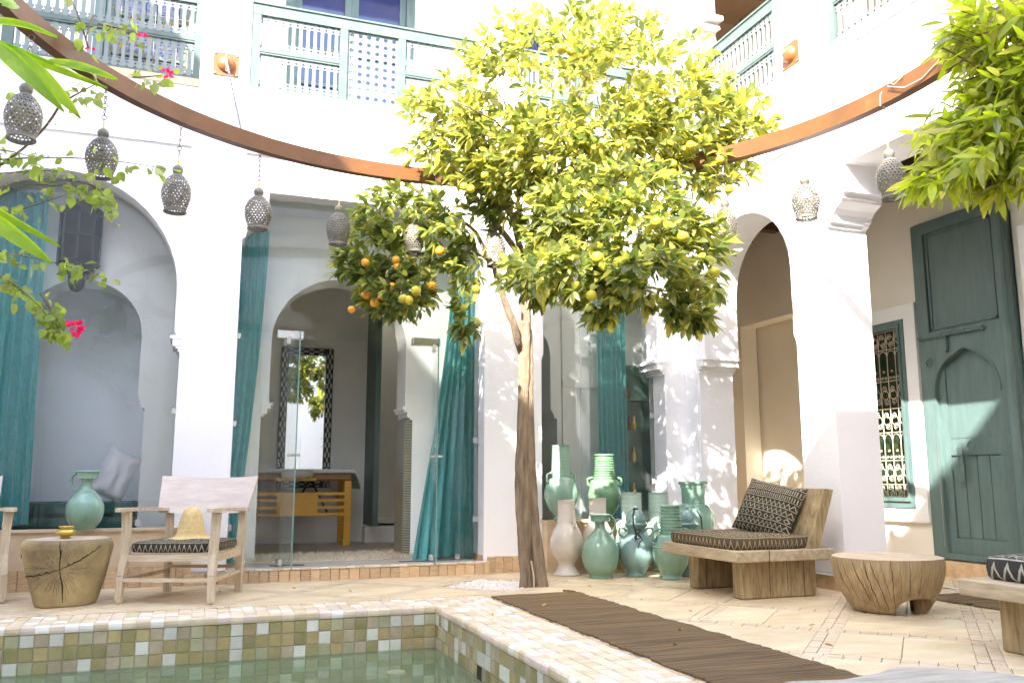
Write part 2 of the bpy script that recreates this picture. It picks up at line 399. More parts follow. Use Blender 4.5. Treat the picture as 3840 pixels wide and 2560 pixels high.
def inst(me, name, parent, mw, mat_=None):
    o = link(bpy.data.objects.new(name, me))
    if parent:
        o.parent = parent; off = WO.get(parent, Vector((0, 0, 0))); WO[o] = off
        o.matrix_local = Matrix.Translation(-off) @ mw
    else: o.matrix_world = mw; WO[o] = Vector((0, 0, 0))
    if mat_ is not None:
        o.material_slots[0].link = 'OBJECT'; o.material_slots[0].material = mat_
    return o
def kids(o): return list(o.children)
def copy_tree(o, parent=None, loc=None, rotz=None, scale=None, label=None):
    c = link(o.copy())
    if parent: c.parent = parent
    if loc is not None: c.location = loc
    if rotz is not None: c.rotation_euler = (0, 0, rotz)
    if scale is not None: c.scale = scale
    if label: c['label'] = label
    for ch in kids(o): copy_tree(ch, c)
    return c
T = Matrix.Translation
def RZ(a): return Matrix.Rotation(a, 4, 'Z')
def ray(x, y): return FW + RI * ((x - 1920) / 3235) - UP * ((y - 1280) / 3235)
CAM = Vector((0, 0, CAMH))
def at(x, y, d):
    """the point d metres ahead of the lens axis seen at (x, y) of the photograph: used once, to set out plants"""
    return CAM + ray(x, y) * d
def bez(p0, p1, p2, n=8):
    p0, p1, p2 = Vector(p0), Vector(p1), Vector(p2)
    return [p0 * (1 - t) ** 2 + p1 * 2 * t * (1 - t) + p2 * t * t for t in [i / n for i in range(n + 1)]]
def circ(cx, cz, r, a0, a1, n): return [(cx + r * cos(radians(a0 + (a1 - a0) * i / n)), cz + r * sin(radians(a0 + (a1 - a0) * i / n))) for i in range(n + 1)]
def meshof(mb, name, mat_, smooth=False):
    o = mb.build(name, mat_, link_=False, smooth=smooth); me = o.data; bpy.data.objects.remove(o); return me
# ================================================================== ground and paving
XZ = lambda u, v, t: (u, t, v)
YZ = lambda u, v, t: (t, u, v)
XY = lambda u, v, t: (u, v, t)
PX0, PX1, PY0, PY1 = -3.2, 1.53, 1.75, 5.70        # pool
U0, UP_, V0 = 7.36, 1.05, .72                       # paving lattice along the diagonals
def uv2xy(u, v): return ((u - v) / 2, (u + v) / 2)
bedc = [uv2xy(u, v) for u, v in ((8.50, 3.96), (9.37, 3.96), (9.37, 4.83), (8.50, 4.83))]
bed = [bedc[0], bedc[1], bedc[2], bedc[3]]
mb = MB()
mb.plate([(-40, -40), (40, -40), (40, 40), (-40, 40)], [[(PX0 - .02, PY0 - .02), (PX1 + .02, PY0 - .02), (PX1 + .02, PY1 + .02), (PX0 - .02, PY1 + .02)], bed], XY, -.012, -.3)
ground = mb.build('ground', M['mortar']); tag(ground, kind='structure')
def clip(poly, a, b, c):        # keep a*x+b*y<=c
    out = []
    for i in range(len(poly)):
        p, q = poly[i], poly[(i + 1) % len(poly)]
        dp, dq = a * p[0] + b * p[1] - c, a * q[0] + b * q[1] - c
        if dp <= 0: out.append(p)
        if dp * dq < 0:
            t = dp / (dp - dq); out.append((p[0] + (q[0] - p[0]) * t, p[1] + (q[1] - p[1]) * t))
    return out
def area(p): return abs(sum(p[i][0] * p[(i + 1) % len(p)][1] - p[(i + 1) % len(p)][0] * p[i][1] for i in range(len(p)))) / 2
REG = [[(1, 0, 6.1), (-1, 0, -1.985), (0, 1, 8.9), (0, -1, -.3)], [(1, 0, 1.985), (-1, 0, 2.9), (0, 1, 7.44), (0, -1, -6.085)]]
REG2 = [(1, 0, 6.1), (-1, 0, -1.985), (0, 1, 7.44), (0, -1, -.3)]
slabs = 0
BW = .085
for i in range(-7, 6):
    for j in range(-7, 9):
        u0, v0 = U0 + i * UP_ + BW, V0 + j * UP_ + BW
        u1, v1 = u0 + UP_ - 2 * BW, v0 + UP_ - 2 * BW
        if i == 1 and j == 3: continue
        um = (u0 + u1) / 2
        cells = [((u0, um - .004), (v0, v1)), ((um + .004, u1), (v0, v1))] if (i + j) % 2 else [((u0, u1), (v0, (v0 + v1) / 2 - .004)), ((u0, u1), ((v0 + v1) / 2 + .004, v1))]
        for (a, b), (c, d) in cells:
            poly = [uv2xy(a, c), uv2xy(b, c), uv2xy(b, d), uv2xy(a, d)]
            for R_ in (REG2, REG[1]):
                p = poly
                for h in R_:
                    p = clip(p, *h)
                    if len(p) < 3: break
                if len(p) < 3 or area(p) < .004: continue
                cx, cy = sum(q[0] for q in p) / len(p), sum(q[1] for q in p) / len(p)
                if cy < 1.2: continue
                h = random.uniform(-.0012, .0012)
                m_ = MB(); m_.plate([(q[0] - cx, q[1] - cy) for q in p], [], XY, -.011, h)
                o = m_.build('slab', M['slab'], ground, local=True); o.location = (cx, cy, 0); slabs += 1
# small tile bands along the diagonals
mb = MB()
def bandrow(fix, lo, hi, isu):
    t = lo
    while t < hi:
        w = random.choice((.085, .10, .115)) * 1.1
        for k in (-1, 0):
            a, b = fix + k * BW + .0035, fix + (k + 1) * BW - .0035
            p = [uv2xy(*q) for q in (((a, t), (b, t), (b, t + w - .007), (a, t + w - .007)) if isu else ((t, a), (t, b), (t + w - .007, b), (t + w - .007, a)))]
            for R_ in (REG2, REG[1]):
                q = p
                for h in R_:
                    q = clip(q, *h)
                    if len(q) < 3: break
                if len(q) >= 3 and area(q) > .001 and min(s[1] for s in q) > 1.2:
                    mb.plate(q, [], XY, -.011, random.uniform(-.0025, .0008), mi=random.choice((0, 0, 1)))
        t += w
for i in range(-6, 6): bandrow(U0 + i * UP_, -6, 9, True)
for j in range(-7, 9):
    for i in range(-6, 6): bandrow(V0 + j * UP_, U0 + (i - 1) * UP_ + BW, U0 + i * UP_ - BW, False)
M['band2'] = mat('band_tile_pink', (.62, .48, .34), (.70, .56, .41), 9, .5, .3, 30, bdist=.003)
tag(mb.build('tile_band', [M['band'], M['band2']], ground), kind='stuff')

# ================================================================== pool
pool = thing('swimming_pool', 'small sunken pool lined with mottled handmade square tiles', 'pool', (PX0, PY0, -1.2))
mb = MB()
mb.box((PX0 - .02, PY0 - .02, -1.25), (PX1 + .02, PY1 + .02, -1.2))
for a, b in (((PX0 - .02, PY1 + .004, -1.2), (PX1 + .02, PY1 + .02, -.02)), ((PX0 - .02, PY0 - .02, -1.2), (PX1 + .02, PY0 - .004, -.02)),
             ((PX1 + .004, PY0 - .004, -1.2), (PX1 + .02, PY1 + .004, -.02)), ((PX0 - .02, PY0 - .004, -1.2), (PX0 - .004, PY1 + .004, -.02))): mb.box(a, b)
mb.build('basin', M['poolshell'], pool)
TS = .0755
tmesh = []
for k in range(5):
    m_ = MB(); w, h = TS * random.uniform(.93, .96), TS * random.uniform(.93, .96)
    tl = .0015
    vs = [(-w / 2, 0, -h / 2), (w / 2, 0, -h / 2), (w / 2, 0, h / 2), (-w / 2, 0, h / 2)]
    fr = [(x * .93, -.006 + random.uniform(-tl, tl), z * .93) for x, y, z in vs]
    m_.add(vs + [(x, -.002, z) for x, y, z in vs] + fr, [(0, 1, 2, 3), (0, 4, 5, 1), (1, 5, 6, 2), (2, 6, 7, 3), (3, 7, 4, 0), (4, 8, 9, 5), (5, 9, 10, 6), (6, 10, 11, 7), (7, 11, 8, 4), (8, 11, 10, 9)])
    tmesh.append(m_)
tme = [meshof(m_, 'pool_tile', M['wtile'][0]) for m_ in tmesh]
cme = [meshof(m_, 'coping_tile', M['ctile'][0]) for m_ in tmesh]
def rowz(r): return -.047 - TS * (r + .5) - (.012 if r >= 3 else 0)
stf = MB(); cnt = 0
def puttile(mats, meshes, mw, single, stf_, wts, name, par):
    global cnt
    mi = random.choices(range(len(mats)), wts)[0]
    jit = T((0, 0, 0)) @ Matrix.Rotation(random.gauss(0, .012), 4, 'Z') @ Matrix.Rotation(random.gauss(0, .014), 4, 'X') @ Matrix.Rotation(random.gauss(0, .008), 4, 'Y')
    k = random.randrange(5)
    if single: inst(meshes[k], name, par, mw @ jit, mats[mi]); cnt += 1
    else: stf_.add([mw @ jit @ Vector(v) for v in tmesh[k].v], tmesh[k].f, mi)
WW = (34, 24, 20, 12, 17)
WN = (18, 30, 22, 18, 12)
for i in range(60):                                  # far wall, faces -y
    x = PX1 - TS * (i + .5)
    if x < PX0 + .02: break
    for r in range(15):
        puttile(M['wtile'], tme, T((x, PY1 + .004, rowz(r))), r < 5 and x > -1.1, stf, WW if x > -.1 else WN, 'tile', pool)
for i in range(52):                                  # right wall, faces -x
    y = PY1 - TS * (i + .5)
    if y < PY0 + .02: break
    for r in range(15):
        if r == 2 and i == 12: continue
        puttile(M['wtile'], tme, T((PX1 + .004, y, rowz(r))) @ RZ(-pi / 2), r < 5 and y > 3.7 and cnt < 300, stf, WW, 'tile', pool)
for i in range(62):                                  # floor
    for j in range(52):
        x, y = PX0 + TS * (i + .5), PY0 + TS * (j + .5)
        if x < PX1 - .03 and y < PY1 - .03 and y > 3.2: stf.add([T((x, y, -1.2)) @ Matrix.Rotation(-pi / 2, 4, 'X') @ Vector(v) for v in tmesh[0].v], tmesh[0].f, random.choices(range(5), WW)[0])
tag(stf.build('lower_tiles', M['wtile'], pool, fix=False), kind='stuff')
mb = MB().box((PX1 - .004, PY1 - TS * 12.97, -.047 - TS * 2.97), (PX1 + .003, PY1 - TS * 12.03, -.047 - TS * 2.03)); mb.build('skimmer_slot', M['black'], pool)
water = MB().add([(PX0, PY0, -.262), (PX1, PY0, -.262), (PX1, PY1, -.262), (PX0, PY1, -.262)], [(0, 1, 2, 3)]).build('pool_water', M['water']); tag(water, kind='structure')
# coping
cop = thing('pool_coping', 'band of cream and white handmade tiles edging the pool', 'coping', (PX1, PY1, -.03))
mb = MB()
mb.plate([(PX0 - .45, PY0 - .45), (PX1 + .45, PY0 - .45), (PX1 + .45, PY1 + .38), (PX0 - .45, PY1 + .38)], [[(PX0, PY0), (PX1, PY0), (PX1, PY1), (PX0, PY1)]], XY, -.046, -.0085)
mb.build('bed', M['copgrout'], cop)
cs = MB(); cnt = 0
FLAT = Matrix.Rotation(-pi / 2, 4, 'X')
FX = 1.0
WC = (50, 16, 20, 14)
for i in range(64):
    for j in range(5):                               # far strip
        x, y = PX1 - TS * (i + .5), PY1 + TS * (j + .5)
        if x < PX0: continue
        puttile(M['ctile'], cme, T((x, y, -.008)) @ FLAT, x > -.75 and cnt < 165, cs, WC, 'tile', cop)
for i in range(6):
    for j in range(55):                              # right strip
        x, y = PX1 + TS * (i + .5), PY1 + .375 - TS * (j + .5)
        if y < PY0: continue
        puttile(M['ctile'], cme, T((x, y, -.008)) @ FLAT, y > 3.9 and i < 6 and cnt < 300, cs, WC, 'tile', cop)
bul = []
for k in range(3):                                   # rounded nosing tiles
    m_ = MB(); w = TS * .95
    pr_ = [(.004, -.046), (-.006, -.046), (-.009, -.03), (-.007, -.012), (.002, -.003), (.012, -.002)]
    vs = [(sx * w / 2, y, z) for sx in (-1, 1) for y, z in pr_]
    n_ = len(pr_); m_.add(vs, [(i, i + 1, n_ + i + 1, n_ + i) for i in range(n_ - 1)] + [tuple(range(n_)), tuple(range(2 * n_ - 1, n_ - 1, -1))]); bul.append(meshof(m_, 'nosing_tile', M['ctile'][0]))
for i in range(40):
    x = PX1 - TS * (i + .5)
    inst(random.choice(bul), 'nosing_tile', cop, T((x, PY1, 0)), random.choices(M['ctile'], (34, 34, 20, 12))[0])
for i in range(34):
    y = PY1 - TS * (i + .5)
    inst(random.choice(bul), 'nosing_tile', cop, T((PX1, y, 0)) @ RZ(-pi / 2), random.choices(M['ctile'], (20, 34, 42, 4))[0])
tag(cs.build('outer_tiles', M['ctile'], cop, fix=False), kind='stuff')
for (x, y, lab) in ((1.16, 5.20, 'pale ring shaped pool light showing under the water nearer the pool corner'), (.55, 5.08, 'pale ring shaped pool light showing under the water left of the other one')):
    m_ = MB()
    m_.lathe([(.022, 0), (.042, .008), (.055, .006), (.058, -.004), (.05, -.012), (.03, -.01), (.028, 0)], 28, (x, y, -.296))
    tag(smooth_by_angle(m_.build('pool_light', M['ctile'][2])), lab, 'pool light', 'pool lights')

# ================================================================== courtyard walls
ROOF = 8.56
def arch_hole(cx, r, zs, xl, xr, zc0, zc1, zb, pl, pr_, n=24, k=1.0):
    """round arch of radius r sprung at zs, corbels between zc0 and zc1 widening to jambs xl, xr, foot zb"""
    a = circ(cx, zs, r, 0, 180, n)
    right = [(xr, zb), (xr, zc0), (xr - (xr - cx - r) * .35, zc0 + (zc1 - zc0) * .1), (xr - (xr - cx - r) * .75, zc0 + (zc1 - zc0) * .75), (cx + r, zc1)]
    left = [(cx - r, zc1), (xl + (cx - r - xl) * .75, zc0 + (zc1 - zc0) * .75), (xl + (cx - r - xl) * .35, zc0 + (zc1 - zc0) * .1), (xl, zc0), (xl, zb)]
    return right + a + left
house = thing('riad_facade', 'white plastered courtyard facade with two arches and a glazed opening', 'building', (0, 7.8, 0))
A1 = arch_hole(-1.15, .92, 2.36, -2.13, -.17, 1.90, 2.02, .43, 0, 0)
A2 = [(2.44, .10), (2.44, 2.83), (2.40, 2.86), (2.39, 2.92), (2.32, 2.99), (2.25, 3.02), (2.22, 3.08), (2.22, 3.27), (.47, 3.27), (.47, 3.08), (.44, 3.02), (.37, 2.99), (.30, 2.92), (.29, 2.86), (.25, 2.83), (.25, .10)]
A3 = arch_hole(3.63, .61, 2.46, 2.97, 4.31, 1.87, 1.98, .43, 0, 0)
H0 = [(-5, 4.2), (-.15, 4.2), (-.15, 6.4), (-5, 6.4)]
H1 = [(.25, 4.2), (2.35, 4.2), (2.35, 6.4), (.25, 6.4)]
H2 = [(2.82, 4.2), (4.06, 4.2), (4.06, 6.3), (2.82, 6.3)]
mb = MB()
mb.plate([(-6, -.3), (4.90, -.3), (4.90, ROOF - .01), (-6, ROOF - .01)], [A1, A2, A3, H0, H1, H2], XZ, 7.475, 7.79)
mb.build('wall', M['plaster'], house)
mb = MB()                                            # raised frame: pillars and the band above z 3.6
mb.plate([(-6, .02), (4.56, .02), (4.56, ROOF), (-6, ROOF)], [[(-2.3, .03), (-.18, .03), (-.18, 3.6), (-2.3, 3.6)], [(.262, .03), (2.43, .03), (2.43, 3.6), (.262, 3.6)], [(2.99, .03), (4.30, .03), (4.30, 3.6), (2.99, 3.6)],
          H0, H1, H2], XZ, 7.45, 7.476)
mb.build('pillar_face', M['plaster'], house)
mb = MB()                                            # floor slab of the upper gallery, ceilings, inner walls
mb.box((-6, 7.79, 3.95), (6.4, 10.6, 4.15)); mb.box((-6, 7.79, 3.27), (4.93, 8.1, 3.4))
mb.build('gallery_floor', M['plaster'], house)
I1 = arch_hole(-.98, .47, 2.05, -1.52, -.45, 1.42, 1.52, .30, 0, 0)
I2 = arch_hole(1.215, .63, 2.06, .52, 1.92, 1.38, 1.48, .10, 0, 0)
I3 = arch_hole(2.95, .40, 2.05, 2.48, 3.42, 1.42, 1.52, .10, 0, 0)
mb = MB(); mb.plate([(-6, -.2), (4.93, -.2), (4.93, 3.95), (-6, 3.95)], [I1, I2, I3], XZ, 8.10, 8.48)
mb.box((3.47, 8.07, .1), (3.62, 8.12, 3.27)); mb.box((3.68, 8.085, .1), (3.72, 8.12, 3.27))
mb.box((3.47, 8.06, 1.75), (4.93, 8.12, 1.80))
mb.build('inner_wall', M['plaster_in'], house)
mb = MB()
mb.box((-2.2, 8.95, 0), (-.1, 9.1, 3.9)); mb.box((-2.2, 8.48, 0), (-2.05, 8.95, 3.9)); mb.box((-.40, 8.48, 0), (-.25, 8.95, 3.9)); mb.box((-2.2, 8.48, 3.0), (-.1, 9.1, 3.1))
mb.build('niche_wall', M['niche'], house)
mb = MB()
mb.plate([(-.1, 0), (3.9, 0), (3.9, 3.95), (-.1, 3.95)], [[(1.95, .3), (3.0, .3), (3.0, 3.0), (1.95, 3.0)]], XZ, 10.3, 10.45)
mb.box((-.25, 8.48, 0), (-.1, 10.45, 3.95)); mb.box((3.9, 8.48, 0), (4.05, 10.45, 3.95)); mb.box((1.95, 11.4, 0), (3.2, 11.5, 3.2)); mb.box((1.85, 10.45, 0), (1.95, 11.5, 3.2)); mb.box((3.0, 10.45, 0), (3.1, 11.5, 3.2))
mb.box((-.25, 8.48, 3.4), (4.05, 11.5, 3.5)); mb.box((1.86, 10.1, .1), (3.9, 10.3, .28)); mb.box((1.95, 10.3, .2), (3.0, 11.5, .3))
mb.build('room_wall', M['plaster_room'], house)
MB().box((1.87, 9.72, .3), (1.93, 10.3, 2.95)).build('room_door', M['teal'], house)
MB().box((-6, 7.90, .02), (4.92, 11.5, .10)).build('room_floor', mat('room_floor', (.32, .28, .22), (.42, .37, .30), 7, .35, .1), house)
MB().box((-6, 7.43, .02), (4.92, 7.898, .102)).build('threshold', mat('threshold_stone', (.46, .42, .37), (.56, .52, .46), 6, .3, .1), house)
MB().box((1.845, 8.11, .11), (1.92, 8.47, 1.375)).build('tile_panel', M['zellige'], house)
for (xc, y0, y1, side) in ((1.92, 8.095, 8.485, -1), (.52, 8.095, 8.485, 1)):   # moulded corbels of the inner arch
    m_ = MB()
    for k, (w, z0, z1) in enumerate(((.025, 1.38, 1.40), (.055, 1.40, 1.45), (.085, 1.45, 1.475), (.10, 1.475, 1.50))): m_.box((xc + .004, y0 - .004 * k, z0), (xc + side * w, y1 + .002 * k, z1))
    m_.build('corbel', M['plaster_in'], house)
for (x0, x1) in ((4.18, 4.315), (-.255, -.168)):
    m_ = MB()
    for k, (w, z0, z1) in enumerate(((.3, 1.84, 1.865), (.5, 1.867, 1.885), (.8, 1.887, 1.945), (1.05, 1.947, 1.975))):
        m_.box((x1 + .002, 7.446 - .004 * k, z0), (x1 - (x1 - x0) * w, 7.80, z1))
    m_.build('corbel', M['plaster'], house)
# recessed upper storey walls behind the balustrades
mb = MB()
mb.plate([(-6, 4.15), (4.6, 4.15), (4.6, ROOF), (-6, ROOF)], [[(.62, 4.2), (1.98, 4.2), (1.98, 6.9), (.62, 6.9)], [(-1.15, 4.2), (-.2, 4.2), (-.2, 6.6), (-1.15, 6.6)], [(3.1, 4.2), (3.6, 4.2), (3.6, 5.95), (3.1, 5.95)]], XZ, 8.6, 8.8)
mb.build('upper_wall', M['plaster'], house)
# skirting bricks and steps
MB().box((-6, 7.405, -.1), (-.0, 7.476, .425)).build('plinth', M['sill'], house)
MB().box((-6, 7.385, .425), (.02, 7.476, .445)).build('sill', M['sill'], house)
MB().box((2.99, 7.33, -.1), (4.4, 7.476, .43)).build('plinth', M['sill'], house)
MB().box((2.97, 7.31, .43), (4.4, 7.476, .452)).build('sill', M['sill'], house)
MB().box((-.2, 7.40, -.1), (.25, 7.476, .07)).build('plinth', M['sill'], house)
bm_ = []
for k in range(6):
    w = random.uniform(.070, .092); bm_.append((w, meshof(MB().box((-w / 2, -.012, 0), (w / 2, .012, 1), bev=.003), 'brick', M['brick'])))
def bricks(x0, x1, y, z0, z1, par=house, name='brick', axis=0):
    x = x0
    while x < x1:
        w, me = random.choice(bm_); s = min(1, (x1 - x) / w)
        o = inst(me, name, par, T((x + w * s / 2, y + random.uniform(-.003, .003), z0)) @ Matrix.Diagonal((s, 1, z1 - z0 - random.uniform(0, .004), 1)) if axis == 0 else T((y + random.uniform(-.003, .003), x + w * s / 2, z0)) @ RZ(pi / 2) @ Matrix.Diagonal((s, 1, z1 - z0, 1)))
        x += w + .004
bricks(-.05, 2.46, 7.39, .0, .088)
bricks(-1.75, -.06, 7.392, .0, .155)
bricks(2.46, 3.0, 7.437, .0, .145)
for i in range(30):                                  # cream nosing pieces on the step
    x = .26 + i * .0735
    if x < 2.44: MB().box((x, 7.377, .09), (x + .070, 7.43, .107 + random.uniform(-.002, .002)), bev=.003).build('nosing_tile', M['ctile'][i % 3], house)
MB().box((2.436, 7.46, .10), (2.447, 7.79, .15)).build('skirting', M['brick'], house)

# ------------------------------------------------------------------ right wing
wing = thing('riad_wing', 'sunlit white wing with a narrow arch and a wide opening beside the low bench', 'building', (4.7, 5, 0))
B1 = arch_hole(6.44, .665, 2.53, 5.72, 7.22, 1.90, 1.98, -.02, 0, 0)
B2 = [(5.31, -.02), (5.31, 2.77), (5.30, 2.78), (5.28, 2.79), (5.27, 2.80), (5.27, 2.81), (5.25, 2.82), (5.24, 2.85), (5.20, 2.89), (5.13, 2.93), (5.12, 2.97), (5.08, 3.0), (5.08, 3.21), (2.52, 3.21), (2.52, 3.0), (2.3, 2.70), (2.3, -.02)]
C1 = [(5.80, 4.2), (7.44, 4.2), (7.44, 6.25), (5.80, 6.25)]
C2 = [(5.17, 4.2), (2.0, 4.2), (2.0, 6.25), (5.17, 6.25)]
mb = MB(); mb.plate([(-2.2, -.3), (9.0, -.3), (9.0, ROOF), (-2.2, ROOF)], [B1, B2, C1, C2], YZ, 4.55, 4.93)
mb.build('wall', M['plaster'], wing)
mb = MB()
def wrap_mould(prof, par=wing):                       # corbel mouldings of the wide opening, proud of the jamb
    for (y, z0, z1, p) in prof: mb.box((4.55 - p, y, z0), (4.87, 5.33, z1))
wrap_mould(((5.285, 2.765, 2.782, .004), (5.250, 2.800, 2.817, .007), (5.11, 2.945, 2.962, .009), (5.06, 2.985, 3.002, .012)))
mb.build('corbel', M['plaster'], wing)
mb = MB()
for (y, z0, z1, p) in ((7.20, 1.845, 1.868, .004), (7.175, 1.87, 1.895, .007), (7.13, 1.897, 1.955, .009), (7.10, 1.957, 1.98, .012)): mb.box((4.55 - p, y, z0), (4.94, 7.23, z1))
mb.build('corbel', M['plaster'], wing)
mb = MB(); mb.plate([(-2.2, .13), (7.448, .13), (7.448, ROOF - .02), (-2.2, ROOF - .02)], [[(5.715, .14), (7.235, .14), (7.235, 3.545), (5.715, 3.545)], [(5.305, .14), (5.305, 3.545), (2.1, 3.545), (2.1, .14)], C1, C2], YZ, 4.528, 4.551)
mb.build('pillar_face', M['plaster'], wing)
mb = MB(); mb.box((4.70, 7.27, 4.2), (4.928, 7.47, 6.3)); mb.box((4.66, 7.13, 5.55), (4.93, 7.47, 5.60)); mb.box((4.64, 7.19, 5.48), (4.93, 7.47, 5.52))
mb.box((4.07, 7.50, 4.2), (4.5, 7.78, 6.3)); mb.box((3.93, 7.49, 5.30), (4.07, 7.78, 5.345)); mb.box((3.86, 7.49, 5.37), (4.07, 7.78, 5.43))
mb.build('upper_pier', M['plaster'], wing)
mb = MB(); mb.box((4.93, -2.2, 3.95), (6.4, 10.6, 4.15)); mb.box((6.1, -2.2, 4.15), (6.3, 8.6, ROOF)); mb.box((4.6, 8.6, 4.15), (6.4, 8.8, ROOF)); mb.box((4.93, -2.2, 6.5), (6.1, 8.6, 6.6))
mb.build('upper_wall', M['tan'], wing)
MB().box((-6, 7.8, 6.9), (4.92, 8.6, 7.0)).build('gallery_ceiling', M['plaster'], house)
GDOOR = [(4.97, .14), (5.99, .14), (5.99, 3.12), (4.97, 3.12)]
mb = MB(); mb.plate([(-2.2, -.2), (9.2, -.2), (9.2, 3.95), (-2.2, 3.95)], [[(6.14, .56), (6.98, .56), (6.98, 2.28), (6.14, 2.28)], GDOOR, [(7.5, .0), (8.73, .0), (8.73, 2.63), (7.5, 2.63)]], YZ, 6.1, 6.32)
mb.plate([(-2.2, -.2), (9.2, -.2), (9.2, 3.95), (-2.2, 3.95)], [[(6.14, .56), (6.98, .56), (6.98, 2.28), (6.14, 2.28)]], YZ, 6.36, 6.5)
mb.box((4.93, 9.0, -.1), (6.1, 9.15, 3.95)); mb.box((4.93, -2.2, -.1), (6.1, -2.1, 3.95))
mb.build('gallery_wall', M['cream'], wing)
mb = MB(); mb.plate([(6.005, .44), (7.11, .44), (7.11, 2.41), (6.005, 2.41)], [[(6.14, .56), (6.98, .56), (6.98, 2.28), (6.14, 2.28)]], YZ, 6.06, 6.1)
mb.build('window_casing', M['plaster_in'], wing)
mb = MB()
mb.box((4.93, -2.1, 3.75), (6.1, 9, 3.8))
for i in range(19): mb.box((4.93, -.6 + i * .5, 3.60), (6.1, -.5 + i * .5, 3.75))
mb.build('beam_ceiling', M['ceilwood'], wing)
MB().box((6.055, 4.9, 0), (6.1, 7.45, .135)).build('plinth', M['brick'], wing)
for a_, b_ in (((4.518, 5.30, 0), (4.94, 5.715, .105)), ((4.518, 7.22, 0), (4.94, 7.448, .105))): MB().box(a_, b_).build('skirting', M['brick'], wing)
MB().box((4.512, 5.292, .105), (4.95, 5.72, .118)).build('skirting_cap', M['plaster'], wing)
MB().box((5.96, 7.0, .0), (6.1, 7.02, 2.0)).build('pipe_cover', M['cream'], wing)

# walls that close the court behind and beside the camera: they throw the shade on it
mb = MB(); mb.plate([(-2.2, -.3), (7.5, -.3), (7.5, ROOF), (-2.2, ROOF)], [], YZ, -4.2, -3.85)
o = mb.build('courtyard_wall', M['plaster']); tag(o, 'tall white courtyard wall standing beyond the left edge of the pool', 'wall')
mb = MB(); mb.plate([(-4.2, -.3), (4.55, -.3), (4.55, ROOF), (-4.2, ROOF)], [], XZ, -2.35, -2.0)
o = mb.build('courtyard_wall', M['plaster']); tag(o, 'tall white courtyard wall closing the court opposite the glazed opening', 'wall')
# ================================================================== balustrades
def baluster_mesh(h, name):
    prof = [(0, .016), (.035, .016), (.036, .024), (.075, .030), (.10, .026), (.12, .018), (.15, .018), (.165, .026), (.20, .026), (.21, .014), (.25, .0125),
            (.75, .0125), (.79, .014), (.80, .026), (.835, .026), (.85, .018), (.88, .018), (.90, .026), (.925, .030), (.964, .024), (.965, .016), (1, .016)]
    m_ = MB(); n = len(prof)
    vs = [(s * w * 1.12, y, z * h) for y in (-.009, .009) for s in (-1, 1) for z, w in prof]
    fs = []
    for i in range(n - 1):
        fs += [(i, i + n, i + n + 1, i + 1), (2 * n + i, 2 * n + i + 1, 3 * n + i + 1, 3 * n + i), (i, i + 1, 2 * n + i + 1, 2 * n + i), (n + i, 3 * n + i, 3 * n + i + 1, n + i + 1)]
    m_.add(vs, fs); return meshof(m_, name, M['baluster'])
BALH = .285
bal_me = baluster_mesh(BALH, 'baluster')
star = MB(); S_ = .074
pts = []
for k in range(16):
    a = 2 * pi * k / 16; r = .024 if k % 2 == 0 else .0165
    pts.append((r * cos(a), r * sin(a)))
star.plate([(-S_ / 2, -S_ / 2), (S_ / 2, -S_ / 2), (S_ / 2, S_ / 2), (-S_ / 2, S_ / 2)], [pts], XZ, -.008, .008)
star_me = meshof(star, 'lattice_cell', M['baluster'])
def balustrade(label, tomat, panels, x0, x1, group='teal balustrades of the upper gallery'):
    """tomat places the local frame (x along, z up, y outwards negative)"""
    base = tomat @ Vector((x0, 0, 0))
    t = thing('balustrade', label, 'balustrade', base, group)
    def bld(m_, name, mt): m_.v = [tomat @ Vector(p) for p in m_.v]; return m_.build(name, mt, t)
    bld(MB().box((x0, -.03, .70), (x1, .03, .80)), 'top_rail', M['tealpale'])
    bld(MB().box((x0, -.042, .80), (x1, .042, .818)), 'rail_cap', M['tealpale'])
    edges = sorted(set([x0, x1] + [e for p in panels for e in p[:2]]))
    for a, b, kind in panels:
        if kind == 'b':
            bld(MB().box((a, -.024, .335), (b, .024, .395)), 'mid_rail', M['tealpale'])
            bld(MB().box((a, -.029, .352), (b, .029, .378)), 'rail_bead', M['tealpale'])
            bld(MB().box((a, -.02, 0), (b, .02, .03)), 'bottom_rail', M['tealpale'])
            n = max(1, round((b - a) / .0665)); w = (b - a) / n
            for i in range(n):
                for z0, h in ((.03, .305), (.395, .305)):
                    inst(bal_me, 'baluster', t, tomat @ T((a + w * (i + .5), 0, z0)) @ Matrix.Diagonal((1, 1, h / BALH, 1)))
        else:
            bld(MB().box((a, -.02, 0), (b, .02, .03)), 'bottom_rail', M['tealpale'])
            n = max(1, round((b - a) / S_)); w = (b - a) / n; mrows = 9; hz = .67 / mrows
            for i in range(n):
                for j in range(mrows): inst(star_me, 'lattice_cell', t, tomat @ T((a + w * (i + .5), 0, .03 + hz * (j + .5))) @ Matrix.Diagonal((w / S_, 1, hz / S_, 1)))
    xs = [x0] + [p[0] for p in panels[1:]] + [x1]
    prev = None
    for k, (a, b, _) in enumerate(panels):
        l = x0 if k == 0 else panels[k - 1][1]
        if a > l: bld(MB().box((l, -.028, 0), (a, .028, .70)), 'stile', M['tealpale'])
    if x1 > panels[-1][1]: bld(MB().box((panels[-1][1], -.028, 0), (x1, .028, .70)), 'stile', M['tealpale'])
    return t
BM = T((0, 7.49, 4.2))
balustrade('pale teal balustrade with a starry lattice panel between two baluster panels', BM, [(.33, 1.03, 'b'), (1.10, 1.57, 'l'), (1.64, 2.29, 'b')], .255, 2.345)
balustrade('pale teal balustrade behind the bougainvillea above the left arch', BM, [(-2.6, -1.66, 'b'), (-1.58, -.21, 'b')], -2.7, -.155)
